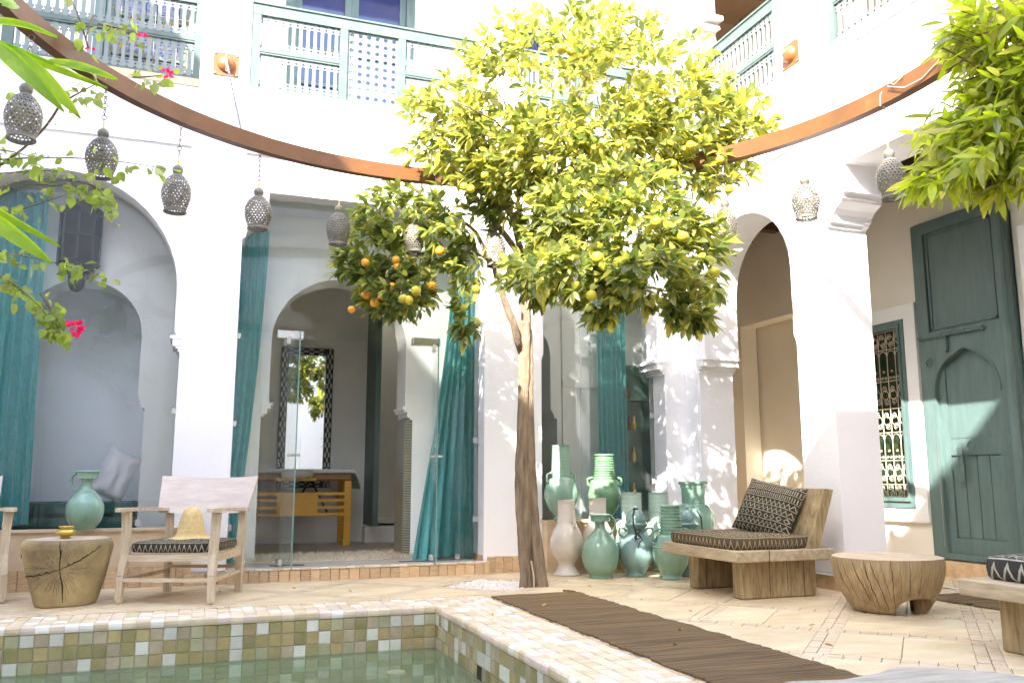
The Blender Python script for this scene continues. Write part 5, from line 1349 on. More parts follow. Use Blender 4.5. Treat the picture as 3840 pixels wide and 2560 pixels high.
# low plank lounge seat
bn = thing('lounge_seat', 'low lounge seat of thick weathered planks with a leaning plank back', 'bench', (3.9, 5.6, 0))
def bb(a, b, name, mt, bev=.006): return MB().box(a, b, bev=bev).build(name, mt, bn)
bb((3.57, 5.22, 0), (4.20, 5.335, .258), 'leg_slab', M['beamwood'], .012)
bb((3.60, 5.84, 0), (4.20, 5.955, .258), 'leg_slab', M['beamwood'], .012)
ys = [5.10, 5.385, 5.672, 5.95, 6.10]
xs_ = [3.455, 3.72, 4.0, 4.275]
bb((3.455, 5.10, .260), (3.718, 6.10, .338), 'seat_plank', M['beamtop']); bb((3.721, 5.103, .2605), (4.275, 6.097, .337), 'seat_plank', M['beamtop'])
bk = MB(); vs = []
for (x, z) in ((4.10, .335), (4.165, .335), (4.325, .742), (4.235, .746)): pass
bk.add([(4.075, 5.13, .338), (4.165, 5.13, .338), (4.315, 5.13, .745), (4.235, 5.13, .752), (4.075, 6.05, .338), (4.165, 6.05, .338), (4.315, 6.05, .745), (4.235, 6.05, .752)],
       [(0, 1, 2, 3), (7, 6, 5, 4), (0, 4, 5, 1), (1, 5, 6, 2), (2, 6, 7, 3), (3, 7, 4, 0)])
bk.build('backrest', M['beamwood'], bn)
for (p, q_) in (((3.72, 5.0995, .262), (3.722, 5.0995, .336)), ((3.80, 5.219, .01), (3.803, 5.219, .25)), ((3.95, 5.219, .05), (3.948, 5.219, .255)), ((4.09, 5.219, .0), (4.092, 5.219, .25)), ((3.68, 5.839, .01), (3.683, 5.839, .25))):
    MB().tube([p, q_], .0022, 4).build('crack', M['crack'], bn)
cushion_box('brown striped mudcloth mattress on the low lounge seat', .64, .90, .085, T((3.80, 5.60, .340)), M['mud2'], 'mattress', .016, seed=8)
tag(pillow('cushion', .50, .42, .15, M['mud'], T((4.025, 5.50, .60)) @ RZ(radians(-68)) @ Matrix.Rotation(radians(-26), 4, 'X') @ Matrix.Rotation(radians(11), 4, 'Y'), wr=.02, seed=4), 'dark patterned pillow leaning on the plank back of the lounge seat', 'cushion')
# second lounge seat at the right edge
b2 = thing('lounge_seat', 'weathered plank lounge seat cut off by the right edge of the view', 'bench', (3.9, 2.95, 0))
def bb2(a, b, name, mt, bev=.006): return MB().box(a, b, bev=bev).build(name, mt, b2)
bb2((3.70, 3.13, 0), (4.2, 3.28, .258), 'leg_slab', M['beamwood'], .01); bb2((3.70, 2.45, 0), (4.2, 2.57, .258), 'leg_slab', M['beamwood'], .01)
bb2((3.56, 2.35, .260), (3.86, 3.38, .338), 'seat_plank', M['beamtop']); bb2((3.863, 2.353, .2605), (4.40, 3.377, .337), 'seat_plank', M['beamtop'])
MB().tube([(3.735, 3.128, .0), (3.736, 3.128, .25)], .006, 5).build('crack', M['crack'], b2)
cushion_box('black mudcloth mattress with crosses on the seat at the right edge', .66, .98, .11, T((3.98, 2.83, .340)), mudcloth('mudcloth_crosses', 0, .62, (.035, .033, .026), (.56, .53, .42)), 'mattress', .018, seed=11)
# driftwood table top close to the camera
t2 = thing('driftwood_table', 'pale driftwood table top right in front at the bottom edge', 'table', (1.38, 1.30, 0))
pts = [(1.06, 1.40), (1.09, 1.53), (1.18, 1.575), (1.30, 1.55), (1.42, 1.575), (1.50, 1.61), (1.56, 1.585), (1.66, 1.50), (1.72, 1.35), (1.66, 1.05), (1.4, .95), (1.15, 1.05)]
m_ = MB(); m_.plate(pts, [], XY, .355, .405); o = m_.build('plank_top', M['driftwood'], t2)
for (x, y) in ((1.2, 1.15), (1.55, 1.15), (1.4, 1.42)): MB().lathe([(.05, 0), (.045, .2), (.05, .356)], 12, (x, y, 0)).build('leg', M['driftwood'], t2)
# runner rugs
def runner(label, p0, p1, w, mt, name='runner_rug', seed=1):
    p0, p1 = Vector(p0), Vector(p1); d = (p1 - p0); L_ = d.length; d.normalize(); s = Vector((d.y, -d.x, 0))
    nx, ny = 12, int(L_ / .03); m = MB()
    for j in range(ny + 1):
        for i in range(nx + 1):
            u = i / nx - .5; e = .013 * noise.noise(Vector((j * .13, i > nx / 2, seed))) * (1 if i in (0, nx) else 0) + (.004 * random.gauss(0, 1) if i in (0, nx) else 0)
            p = p0 + d * (L_ * j / ny + (.01 * noise.noise(Vector((i * .7, 5, seed))) if j in (0, ny) else 0)) + s * (w * u + e * 1.5)
            m.v.append((p.x, p.y, .004 + .008 + .006 * noise.noise(Vector((p.x * 5, p.y * 5, seed)))))
    n_ = len(m.v); m.v += [(x, y, .0025) for x, y, z in m.v]
    for j in range(ny):
        for i in range(nx): k = j * (nx + 1) + i; m.f.append((k, k + 1, k + nx + 2, k + nx + 1)); m.m.append(0)
    edge = [i for i in range(nx + 1)] + [(j + 1) * (nx + 1) - 1 for j in range(1, ny + 1)] + [ny * (nx + 1) + i for i in range(nx - 1, -1, -1)] + [j * (nx + 1) for j in range(ny - 1, 0, -1)]
    for a in range(len(edge)): b_ = (a + 1) % len(edge); m.f.append((edge[a], edge[b_], edge[b_] + n_, edge[a] + n_)); m.m.append(0)
    return tag(m.build(name, mt), label, 'rug')
rug = runner('long dark brown woven runner lying beside the pool coping', (2.325, 5.93, 0), (2.335, 1.6, 0), .66, M['rug'])
runner('small dark mat on the gallery floor before the tall teal door', (5.12, 4.95, 0), (5.12, 3.2, 0), .62, M['rug'], 'door_mat', 3)
MB_ = MB(); MB_.tube([(2.63, 5.92, .014), (2.60, 5.97, .016), (2.585, 6.03, .012)], .008, 6); tag(MB_.build('rug_tassel', M['rug']), 'frayed corner tassel of the long brown runner', 'tassel')
# pebble bed, fallen leaves
cb = Vector((sum(p[0] for p in bedc) / 4, sum(p[1] for p in bedc) / 4, 0))
m_ = MB(); m_.plate(bedc, [], XY, -.2, -.045); s_ = m_.build('soil_bed', M['soil']); tag(s_, kind='structure')
m_ = MB(); rng = random.Random(9)
ico = [(0, 0, 1), (.89, 0, .45), (.28, .85, .45), (-.72, .53, .45), (-.72, -.53, .45), (.28, -.85, .45), (.72, .53, -.45), (-.28, .85, -.45), (-.89, 0, -.45), (-.28, -.85, -.45), (.72, -.53, -.45), (0, 0, -1)]
icf = [(0, 1, 2), (0, 2, 3), (0, 3, 4), (0, 4, 5), (0, 5, 1), (1, 6, 2), (2, 7, 3), (3, 8, 4), (4, 9, 5), (5, 10, 1), (6, 7, 2), (7, 8, 3), (8, 9, 4), (9, 10, 5), (10, 6, 1), (6, 11, 7), (7, 11, 8), (8, 11, 9), (9, 11, 10), (10, 11, 6)]
for k in range(2600):
    u, v = rng.uniform(8.515, 9.355), rng.uniform(3.975, 4.815); x, y = uv2xy(u, v); r = rng.uniform(.006, .013)
    R_ = Matrix.Rotation(rng.uniform(0, 6.28), 3, 'Z'); sx_, sy_, sz_ = rng.uniform(.8, 1.5), rng.uniform(.7, 1.1), rng.uniform(.5, .8)
    z = -.042 + rng.random() ** .6 * .038
    m_.add([Vector((x, y, z)) + R_ @ Vector((a * sx_ * r, b * sy_ * r, c * sz_ * r)) for a, b, c in ico], icf)
tag(m_.build('white_pebbles', M['pebble'], fix=False), 'white pebbles spread round the foot of the orange tree', 'pebbles', kind='stuff')
def leafmesh(L_, w, fold=.18, curl=.12, k=2, name='leaf', mt=None, waist=.5):
    """pointed leaf along +x from the origin"""
    st_ = [0, .12, .3, .52, .76, 1.0] if k > 1 else [0, .25, .6, 1.0]
    m = MB(); mid = []; lf = []; rt = []
    for t in st_:
        h = w / 2 * (sin(pi * t ** .82) ** .85 if 0 < t < 1 else 0)
        z = -curl * L_ * t * t
        mid.append((L_ * t, 0, z)); lf.append((L_ * t, h, z + fold * h)); rt.append((L_ * t, -h, z + fold * h))
    vs = mid + lf[1:-1] + rt[1:-1]; n_ = len(st_); a = n_; b = n_ + (n_ - 2); fs = [(0, 1, a), (0, b, 1)]
    for i in range(1, n_ - 2): fs += [(i, i + 1, a + i, a + i - 1), (i, b + i - 1, b + i, i + 1)]
    fs += [(n_ - 2, n_ - 1, a + n_ - 3), (n_ - 2, b + n_ - 3, n_ - 1)]
    m.add(vs, fs); return m
dl_ = leafmesh(.05, .022, .5, .3)
for k, (x, y, z, lab) in enumerate(((.73, 6.94, .006, 'dry yellow leaf on the paving before the step'), (2.52, 4.25, .018, 'dry yellow leaf lying on the dark runner'), (3.46, 6.52, .006, 'dry yellow leaf on the paving before the green jars'), (3.52, 5.62, .006, 'brown dry leaf on the paving left of the lounge seat'), (2.25, 3.9, .018, 'pale dry leaf fleck on the nearer part of the runner'), (3.93, 3.1, .457, 'yellow leaf lying on the black patterned mattress'))):
    me = meshof(dl_, 'fallen_leaf', M['dryleaf']); o = inst(me, 'fallen_leaf', None, T((x, y, z)) @ RZ(k * 1.7) @ Matrix.Rotation(.15, 4, 'Y')); tag(o, lab, 'leaf', 'fallen leaves')
for k in range(9):
    x, y = ((2.95, 4.9), (3.1, 5.9), (1.75, 5.2), (1.1, 6.6), (3.35, 4.2), (2.9, 6.3), (.2, 6.9), (2.2, 5.4), (3.0, 3.7))[k]
    o = inst(meshof(dl_, 'fallen_leaf', M['dryleaf']), 'fallen_leaf', None, T((x, y, .016 if k == 7 else .006)) @ RZ(k * 2.3) @ Matrix.Scale(.75 + .05 * k, 4)); tag(o, 'small dry citrus leaf ' + ('left of the second lounge seat', 'between the jars and the runner', 'on the tiled coping right of the pool', 'on the paving in front of the open glass doors', 'on the paving before the bowl shaped table', 'on the paving beside the round pitcher', 'behind the near armchair', 'on the far part of the dark runner', 'near the runner in the foreground at the right')[k], 'leaf', 'fallen leaves')
# ================================================================== plants
def frame(d, roll=0.0):
    d = d.normalized(); u = Vector((0, 0, 1)) if abs(d.z) < .95 else Vector((1, 0, 0))
    s = u.cross(d).normalized(); u = d.cross(s)
    Mx = Matrix(((d.x, s.x, u.x), (d.y, s.y, u.y), (d.z, s.z, u.z))).to_4x4()
    return Mx @ Matrix.Rotation(roll, 4, 'X')
def foliage(parent, sites, meshes, mats, wts, single, name='leaf', stuffname='foliage', seed=1, dist=None):
    """sites: (matrix, weightclass). The leaves nearest the camera become parts, the rest one joined mass."""
    rng = random.Random(seed)
    order = sorted(range(len(sites)), key=lambda i: (sites[i][0].translation - CAM).length * (1 + .25 * rng.random()))
    pick = set(order[::1][:single])
    V = []; F = []; MI = []
    mes = []
    for ms in meshes: mes.append([meshof(ms, name, m) for m in mats])
    for i, (mw, cl) in enumerate(sites):
        mi = rng.choices(range(len(mats)), wts[cl])[0]; k = rng.randrange(len(meshes))
        if i in pick: inst(mes[k][mi], name, parent, mw)
        else:
            b = len(V); ms = meshes[k]
            V += [mw @ Vector(p) for p in ms.v]
            for f in ms.f: F.append(tuple(q + b for q in f)); MI.append(mi)
    m = MB(); m.v = V; m.f = F; m.m = MI
    o = m.build(stuffname, mats, parent, fix=False, smooth=True); tag(o, kind='stuff'); return o
rng = random.Random(21)
tree = thing('orange_tree', 'orange tree laden with fruit growing from the white pebble bed', 'tree', (2.49, 6.43, 0))
# trunk: two twisted stems grown together, split at the foot
m_ = MB()
def stem(pts, rads, n=22, kn=.26, seed=0, yscale=1.0):
    pts = [Vector(p) for p in pts]
    dense = []; dr = []
    for i in range(len(pts) - 1):
        p0 = pts[max(i - 1, 0)]; p1 = pts[i]; p2 = pts[i + 1]; p3 = pts[min(i + 2, len(pts) - 1)]
        for k in range(7):
            t = k / 7; dense.append(.5 * (2 * p1 + (p2 - p0) * t + (2 * p0 - 5 * p1 + 4 * p2 - p3) * t * t + (3 * p1 - p0 - 3 * p2 + p3) * t ** 3)); dr.append(rads[i] + (rads[i + 1] - rads[i]) * t)
    dense.append(pts[-1]); dr.append(rads[-1])
    b = len(m_.v); k_ = len(dense)
    for i, p in enumerate(dense):
        t = (dense[min(i + 1, k_ - 1)] - dense[max(i - 1, 0)]).normalized()
        a = Vector((1, 0, 0)) - t * t.x; a.normalize(); c = t.cross(a)
        for j in range(n):
            q = 2 * pi * j / n + i * .03
            r = dr[i] * (1 + kn * noise.noise(Vector((cos(q) * 2.2 + seed, sin(q) * 2.2, p.z * 2.6))) + .45 * kn * noise.noise(Vector((cos(q) * 6 + seed, sin(q) * 6, p.z * 9))) - .10 * abs(sin(q * 2.5 + p.z * 1.5)) ** 8)
            m_.v.append(tuple(p + (a * cos(q) + c * sin(q)) * r))
    for i in range(k_ - 1):
        for j in range(n): j2 = (j + 1) % n; m_.f.append((b + i * n + j, b + i * n + j2, b + i * n + n + j2, b + i * n + n + j)); m_.m.append(0)
    m_.f.append(tuple(b + (k_ - 1) * n + j for j in range(n))); m_.m.append(0)
stem([(2.455, 6.44, -.06), (2.455, 6.45, .15), (2.44, 6.45, .4), (2.425, 6.45, .7), (2.425, 6.45, 1.05), (2.435, 6.45, 1.5), (2.44, 6.45, 1.85), (2.425, 6.45, 2.08)], [.060, .050, .060, .063, .054, .049, .052, .056], seed=1)
stem([(2.56, 6.40, -.06), (2.545, 6.41, .15), (2.515, 6.43, .42), (2.50, 6.44, .7), (2.485, 6.45, 1.05), (2.48, 6.46, 1.5), (2.475, 6.46, 1.9), (2.46, 6.47, 2.3), (2.46, 6.48, 2.7)], [.064, .052, .046, .042, .041, .040, .038, .042, .038], seed=4)
stem([(2.50, 6.46, .1), (2.49, 6.47, .5), (2.47, 6.47, 1.0), (2.46, 6.47, 1.6)], [.05, .05, .052, .05], seed=7)
m_.build('trunk', M['bark'], tree, smooth=True)
MB().tube([(2.49, 6.385, -.04), (2.485, 6.37, .08), (2.465, 6.375, .2)], .008, 6).build('root_shoot', M['stumptop'], tree)
def branch(pts, r0, r1):
    pts = bez(*pts, n=9) if len(pts) == 3 else [Vector(p) for p in pts]; n_ = len(pts)
    pts = [p + Vector((rng.gauss(0, .008), rng.gauss(0, .008), rng.gauss(0, .008))) for p in pts]
    MB().tube(pts, [r0 + (r1 - r0) * i / (n_ - 1) for i in range(n_)], 8).build('branch', M['bark'], tree, smooth=True)
def px(x, y, d=6.72): p = at(x, y, d); return p
TT = Vector((2.44, 6.45, 2.0)); TU = Vector((2.46, 6.47, 2.6))
branch([Vector((2.42, 6.45, 1.82)), px(1880, 1060), px(1790, 880, 6.85)], .032, .016); branch([px(1800, 900, 6.85), px(1720, 780, 6.85), px(1600, 760, 6.9)], .016, .008)
branch([px(1880, 1000), px(1740, 900, 6.85), px(1560, 960, 6.85)], .016, .006)
for (x, y, d) in ((2050, 560, 6.9), (2350, 700, 6.7), (2500, 800, 6.4), (2600, 560, 6.9), (1800, 480, 6.8), (2200, 300, 6.8), (2500, 380, 6.8), (1700, 620, 6.5), (2700, 900, 6.5), (2150, 860, 6.2)):
    s = TU; e = px(x, y, d); mid = (s + e) / 2 + Vector((rng.uniform(-.1, .1), rng.uniform(-.1, .1), .12)); branch([s, mid, e], .030, .010)
for k in range(40):
    s = px(rng.uniform(1700, 2600), rng.uniform(350, 1000), rng.uniform(6.4, 7)); e = s + Vector((rng.gauss(0, .3), rng.gauss(0, .2), rng.gauss(.12, .2))); branch([s, (s + e) / 2 + Vector((0, 0, .05)), e], .008, .003)
# crown: ellipsoidal lobes (centre x, y in the photo, radii, distance)
LOBES = [(2180, 330, 560, 300, 6.75, 300), (2200, 130, 160, 150, 6.8, 34), (1850, 190, 150, 90, 6.7, 34), (2560, 420, 250, 160, 6.6, 74), (2780, 480, 130, 150, 6.6, 36), (2150, 560, 620, 170, 6.5, 215),
         (1680, 480, 200, 190, 6.7, 66), (2640, 620, 200, 120, 6.5, 52), (2350, 200, 220, 120, 6.9, 46),
         (1500, 790, 170, 150, 6.9, 60), (1420, 960, 140, 130, 6.8, 44), (1490, 1080, 150, 120, 6.7, 56), (1660, 840, 130, 190, 6.7, 40), (1740, 1000, 90, 110, 6.7, 18), (1300, 1000, 70, 60, 6.8, 10), (2070, 860, 110, 140, 5.95, 30), (2030, 1080, 100, 60, 6.15, 14), (1960, 660, 190, 110, 6.5, 44), (1900, 800, 110, 90, 6.8, 20),
         (2160, 800, 200, 140, 5.9, 52), (2400, 860, 280, 150, 5.7, 84), (2130, 1010, 230, 110, 5.5, 60), (2420, 1050, 220, 125, 5.35, 62), (2620, 960, 130, 200, 5.7, 42), (2580, 1170, 100, 80, 5.35, 20), (2240, 1150, 80, 90, 5.45, 14), (1950, 1010, 90, 110, 6.0, 18), (2350, 700, 260, 120, 6.0, 40), (1740, 1190, 60, 120, 6.4, 12), (1850, 700, 170, 90, 6.7, 24)]
sites = []; fruits = []
SUNV = -SUN
mass_c = px(2150, 500, 6.75)
for (cx, cy, rx, ry, dd, ncl) in LOBES:
    c = px(cx, cy, dd); kx = dd / 3235
    for k in range(int(ncl * 1.45)):
        while True:
            u, v, w = rng.uniform(-1, 1), rng.uniform(-1, 1), rng.uniform(-1, 1)
            q = u * u + v * v + w * w
            if q < 1 and (q > .25 or rng.random() < .25): break
        p = c + RI * (u * rx * kx) - UP * (v * ry * kx) + FW * (w * min(rx, ry * 1.5) * kx * .8)
        out = (p - c).normalized() * .7 + (p - mass_c).normalized() * .5 + Vector((0, 0, .35)) + Vector((rng.gauss(0, .35), rng.gauss(0, .35), rng.gauss(0, .3)))
        out.normalize(); F_ = frame(out)
        up_ = cy < 700
        n_ = rng.randint(6, 9); a0 = rng.uniform(0, 6.28); sc_ = rng.uniform(.8, 1.12) * (.85 if cy < 350 else 1.05)
        for i in range(n_):
            ang = a0 + i * 2.4; til = radians(rng.uniform(25, 85) if i > 1 else rng.uniform(8, 35))
            d = F_ @ Vector((cos(til), sin(til) * cos(ang), sin(til) * sin(ang))); d.z -= rng.uniform(.0, .45); d.normalize()
            pos = p - out * (i * .010)
            sites.append((T(pos) @ frame(d, rng.gauss(0, .5)) @ Matrix.Scale(sc_ * rng.uniform(.75, 1.1), 4), 0 if up_ else (1 if cx > 1780 else 2)))
        if rng.random() < .5: m_ = None
leafs = [leafmesh(.100, .046, .28, .14), leafmesh(.108, .044, .16, .22), leafmesh(.086, .042, .35, .05)]
foliage(tree, sites, leafs, [M['leafA'], M['leafB'], M['leafC']], [(46, 38, 16), (46, 22, 32), (40, 10, 50)], 300)
FR = [(1370, 985, 0), (1485, 975, 0), (1490, 1000, 0), (1470, 1075, 0), (1620, 1070, 0), (1372, 1105, 0), (1428, 1110, 0), (1405, 1135, 0), (1318, 1160, 0), (1512, 1120, 1), (1532, 1125, 1), (1740, 700, 1), (1765, 708, 1), (1818, 658, 1), (1980, 745, 1), (2045, 885, 0),
      (2105, 188, 1), (2140, 195, 1), (2045, 180, 1), (2190, 205, 1), (2275, 215, 1), (2525, 615, 1), (2590, 545, 1), (2515, 680, 1), (2735, 710, 1), (2460, 832, 1), (1975, 1055, 1), (2218, 1108, 1), (2070, 1120, 0), (2560, 888, 1), (2250, 1215, 0), (2680, 1020, 1), (2600, 1100, 1), (1785, 1085, 1),
      (1560, 1090, 1), (1650, 940, 0), (1950, 560, 1), (2320, 540, 1), (2360, 550, 1), (1925, 240, 1), (2700, 600, 1), (2240, 965, 1)]
fm = meshof(MB().lathe([(.0, -.036), (.012, -.0345), (.024, -.028), (.034, -.014), (.037, 0), (.034, .014), (.025, .027), (.012, .034), (.0, .0355)], 20), 'orange', M['orange'], True)
for (x, y, k) in FR:
    if k == 1: dd = (5.35 if y > 780 and x > 1990 else 6.28) if y > 500 else 6.45
    else: dd = 6.62
    s = rng.uniform(.78, 1.02)
    inst(fm, 'orange', tree, T(px(x, y, dd - .08)) @ Matrix.Rotation(rng.uniform(0, 3), 4, 'X') @ Matrix.Scale(s, 4), M['orange'] if k == 0 else M['lemon'])

# tree with narrow leaves at the right
bush = thing('garden_tree', 'leafy tree with narrow pointed leaves hanging in from the right edge', 'tree', (4.05, 2.1, 0))
m_ = MB(); m_.tube([(4.05, 2.1, 0), (4.08, 2.12, .8), (4.0, 2.15, 1.6), (4.02, 2.2, 2.4), (3.9, 2.35, 3.2)], [.06, .05, .045, .04, .03], 10); m_.build('trunk', M['bark'], bush, smooth=True)
def px2(x, y, d): return at(x, y, d)
m2 = []
BL_ = [(3760, 130, 210, 170, 4.2, 60), (3800, 380, 190, 190, 4.1, 74), (3640, 560, 160, 150, 4.1, 60), (3560, 640, 120, 80, 4.0, 30), (3790, 640, 120, 110, 4.0, 52), (3480, 690, 70, 60, 4.0, 12), (3660, 100, 110, 90, 4.3, 18), (3700, 330, 110, 120, 4.2, 26), (3560, 480, 90, 60, 4.2, 12), (3950, 300, 200, 320, 4.0, 60)]
sites = []
for (cx, cy, rx, ry, dd, ncl) in BL_:
    c = px2(cx, cy, dd); kx = dd / 3235
    for k in range(int(ncl * 1.2)):
        while True:
            u, v, w = rng.uniform(-1, 1), rng.uniform(-1, 1), rng.uniform(-1, 1)
            if u * u + v * v + w * w < 1: break
        p = c + RI * (u * rx * kx) - UP * (v * ry * kx) + FW * (w * .30)
        out = ((p - px2(3900, 350, 4.2)).normalized() * .6 - RI * .25 + Vector((rng.gauss(0, .3), rng.gauss(0, .3), rng.gauss(-.25, .3)))).normalized(); F_ = frame(out)
        n_ = rng.randint(5, 8); a0 = rng.uniform(0, 6.28)
        for i in range(n_):
            ang = a0 + i * 2.4; til = radians(rng.uniform(20, 70))
            d = F_ @ Vector((cos(til), sin(til) * cos(ang), sin(til) * sin(ang))); d.z -= .25; d.normalize()
            sites.append((T(p - out * i * .016) @ frame(d, rng.gauss(0, .6)) @ Matrix.Scale(rng.uniform(.65, 1.1), 4), 0))
for (x, y, tx, ty) in ((3600, 40, 3440, 10), (3560, 90, 3420, 80), (3600, 130, 3460, 175), (3560, 140, 3470, 235), (3640, 180, 3530, 240), (3520, 440, 3370, 430), (3500, 470, 3380, 490), (3520, 380, 3460, 470), (3560, 330, 3540, 400), (3480, 500, 3440, 540), (3700, 230, 3570, 300)):
    a, b = px2(x, y, 4.1), px2(tx, ty, 4.1); sites.append((T((a + b) / 2 * .3 + a * .7) @ frame(b - a, rng.gauss(0, .4)) @ Matrix.Scale(1.05, 4), 0))
    MB().tube([px2(x + 160, y + 60, 4.15), a], .0025, 4).build('twig', M['twig'], bush)
foliage(bush, sites, [leafmesh(.15, .034, .25, .12), leafmesh(.13, .036, .2, .3), leafmesh(.12, .028, .3, .06)], [M['leafD'], M['leafB'], M['leafA']], [(62, 16, 22)], 300, seed=5)
for k in range(16):
    a = px2(3880 + rng.uniform(-30, 60), rng.uniform(100, 500), 4.1); b = px2(rng.uniform(3500, 3800), rng.uniform(60, 700), 4.15)
    MB().tube(bez(a, (a + b) / 2 + Vector((0, 0, .08)), b, 6), .005, 5).build('branch', M['twig'], bush, smooth=True)
MB().tube(bez((3.9, 2.35, 3.2), (3.8, 2.6, 3.0), px2(3840, 300, 4.1), 8), .02, 6).build('branch', M['bark'], bush, smooth=True)

# bougainvillea at the left
bg = thing('bougainvillea', 'straggly bougainvillea with pale leaves and magenta bracts at the left edge', 'climbing plant', (-2.0, 5.2, 0))
VD = 4.9
VINES = [((-150, 700), (150, 560), (230, 380), 2, 5), ((-120, 610), (300, 560), (640, 640), 26, 5), ((-120, 730), (200, 640), (400, 760), 34, 5), ((330, 690), (410, 720), (420, 800), 18, 0), ((-120, 840), (60, 800), (330, 700), 26, 0), ((-120, 930), (160, 960), (390, 1040), 40, 0), ((-100, 1000), (120, 1060), (240, 1280), 60, 0), ((150, 1100), (220, 1200), (250, 1270), 26, 0),
         ((330, 180), (300, 60), (250, -40), 6, 1), ((350, 60), (310, 140), (330, 190), 8, 0), ((370, 90), (480, 110), (540, 140), 20, 0), ((500, 290), (560, 290), (620, 280), 12, 0), ((240, 380), (330, 330), (390, 300), 16, 0), ((100, 520), (120, 400), (30, 340), 14, 0), ((-60, 560), (60, 560), (140, 600), 16, 0), ((-80, 660), (60, 640), (260, 640), 22, 0)]
sites = []
le = []
for s in (1, .8):
    m = MB(); w = .054 * s; L_ = .066 * s
    st_ = [(0, .0), (.06, .55), (.3, 1.0), (.6, .78), (.85, .3), (1, 0)]
    mid = [(L_ * t, 0, -.16 * L_ * t * t) for t, h in st_]; lf = [(L_ * t, w / 2 * h, -.16 * L_ * t * t + .2 * w / 2 * h) for t, h in st_[1:-1]]; rt = [(x, -y, z) for x, y, z in lf]
    fs = [(0, 1, 6), (0, 10, 1)]
    for i in range(1, 4): fs += [(i, i + 1, 6 + i, 5 + i), (i, 9 + i, 10 + i, i + 1)]
    fs += [(4, 5, 9), (4, 13, 5)]
    m.add(mid + lf + rt, fs); le.append(m)
for (a, b, c, n_, tw_) in VINES:
    pts = bez(at(*a, VD), at(*b, VD - .1), at(*c, VD - .15), 12)
    MB().tube(pts, [.006 - .0004 * i for i in range(13)] if n_ > 5 else .007, 5).build('stem', M['twig'], bg, smooth=True)
    for k in range(int(n_ * 1.25)):
        t = rng.uniform(.1, 1); i = min(11, int(t * 12)); p = pts[i].lerp(pts[i + 1], t * 12 - i) + Vector((rng.gauss(0, .028), rng.gauss(0, .03), rng.gauss(-.01, .03)))
        d = Vector((rng.gauss(0, .6), rng.gauss(-.3, .5), rng.gauss(-.7, .5))).normalized()
        sites.append((T(p) @ frame(d, rng.uniform(-1.2, 1.2)) @ Matrix.Scale(rng.uniform(.7, 1.15), 4), 0))
foliage(bg, sites, le, [M['leafE'], M['leafA']], [(80, 20)], 300, seed=6)
bm2 = leafmesh(.032, .026, .3, .2, mt=None)
for (x, y, n_) in ((538, 128, 7), (628, 275, 13), (285, 1228, 30), (342, 182, 2)):
    m = MB(); c = at(x, y, VD - .16)
    for k in range(n_):
        d = Vector((rng.gauss(0, 1), rng.gauss(-.3, .6), rng.gauss(-.1, 1))).normalized(); R_ = T(c + d * .0022 * n_ ** .7 * rng.uniform(.2, 1.4)) @ frame(d, rng.uniform(-2, 2)) @ Matrix.Scale(rng.uniform(.7, 1.1), 4)
        m.add([R_ @ Vector(p) for p in bm2.v], bm2.f)
    m.build('flower', M['petal'], bg, fix=False, smooth=True)
# broad blades close by at the top left
gp = thing('broad_leaf_plant', 'plant with long broad bright green blades reaching in from the left', 'plant', (-1.1, 1.7, 0))
MB().tube([(-1.1, 1.7, 0), (-1.08, 1.75, .8), (-.95, 1.85, 1.55), (-.62, 1.98, 1.72)], [.018, .015, .011, .006], 8).build('stem', M['blade'], gp, smooth=True)
def blade(a, b, d0, d1, w, roll, sag=.10):
    p0, p1 = at(*a, d0), at(*b, d1); L_ = (p1 - p0).length
    m = MB(); n_ = 16; R_ = T(p0) @ frame(p1 - p0, roll)
    for j in range(n_ + 1):
        t = j / n_; h = w / 2 * 1.72 * (t + .04) ** .55 * (1 - t) ** .85 + .0015
        for i in range(7):
            s = i / 3 - 1; m.v.append(R_ @ Vector((L_ * t, h * s, sag * L_ * (sin(pi * t)) + .16 * abs(s) * h + .0022 * cos(i * pi))))
    for j in range(n_):
        for i in range(6): k = j * 7 + i; m.f.append((k, k + 1, k + 8, k + 7)); m.m.append(0)
    m.build('leaf', M['blade'], gp, fix=False, smooth=True)
blade((-120, 90), (215, 142), 2.0, 2.1, .045, .9)
blade((0, 10), (50, 10), 2.0, 2.1, .06, 1.0)
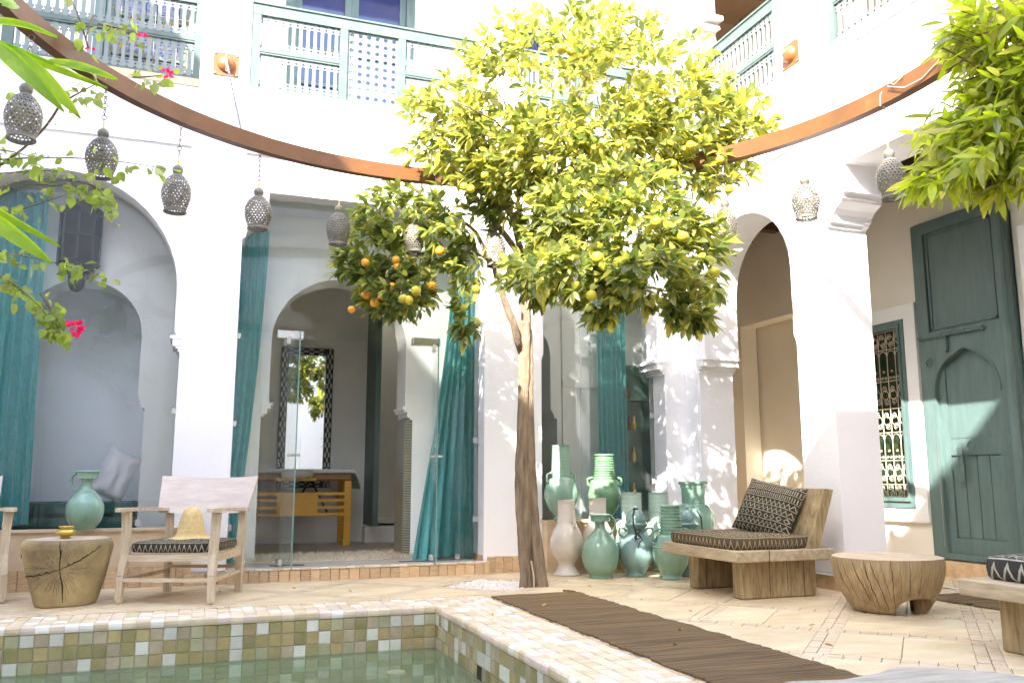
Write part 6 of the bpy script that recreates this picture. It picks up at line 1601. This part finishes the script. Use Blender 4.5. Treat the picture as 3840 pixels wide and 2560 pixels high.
blade((-40, 150), (240, 420), 2.0, 1.95, .052, 1.1, .03)
blade((55, 190), (302, 445), 2.0, 2.0, .052, 1.2, .02)
blade((-30, 160), (400, 330), 2.1, 2.05, .026, 1.3, -.02)
blade((180, 230), (440, 300), 2.1, 2.05, .042, .9, .03)
blade((-120, 770), (195, 990), 2.0, 2.0, .055, 1.1, .02)
blade((-100, 740), (225, 925), 2.1, 2.1, .022, 1.4, -.03)
MB().tube([at(-60, 140, 2.02), at(60, 180, 2.04), at(200, 240, 2.05)], [.006, .005, .003], 6).build('stem', M['blade'], gp, smooth=True)
# bamboo clumps behind the camera, seen in the glass
for k, (x, y) in enumerate(((-2.9, .3), (-2.6, -1.2), (1.0, -1.45), (3.4, -1.3))):
    bb_ = thing('bamboo_clump', ('bamboo clump by the wall left of the pool', 'bamboo clump in the corner behind the pool', 'bamboo clump by the wall facing the glass', 'bamboo clump in the corner facing the tall door')[k], 'bamboo', (x, y, 0), 'bamboo clumps behind the viewer')
    m = MB(); st2 = []
    for c in range(8):
        bx2, by2 = x + rng.gauss(0, .12), y + rng.gauss(0, .1); tx2, ty2 = bx2 + rng.gauss(0, .35), by2 + rng.gauss(.1, .25); h = rng.uniform(3.4, 4.8)
        pts = bez((bx2, by2, 0), (bx2, by2, h * .6), (tx2, ty2, h), 8); m.tube(pts, [.015 - .0012 * i for i in range(9)], 6)
        for q in range(64):
            t = rng.uniform(.25, 1); i = min(7, int(t * 8)); p = pts[i].lerp(pts[i + 1], t * 8 - i) + Vector((rng.gauss(0, .16), rng.gauss(0, .14), rng.gauss(0, .12)))
            d = Vector((rng.gauss(0, .8), rng.gauss(0, .8), rng.gauss(-.6, .4))).normalized(); st2.append((T(p) @ frame(d, rng.uniform(-1, 1)) @ Matrix.Scale(rng.uniform(1, 1.5), 4), 0))
    m.build('canes', M['twig'], bb_, smooth=True)
    foliage(bb_, st2, [leafmesh(.15, .022, .2, .2)], [M['leafD'], M['leafA']], [(70, 30)], 0, seed=k)
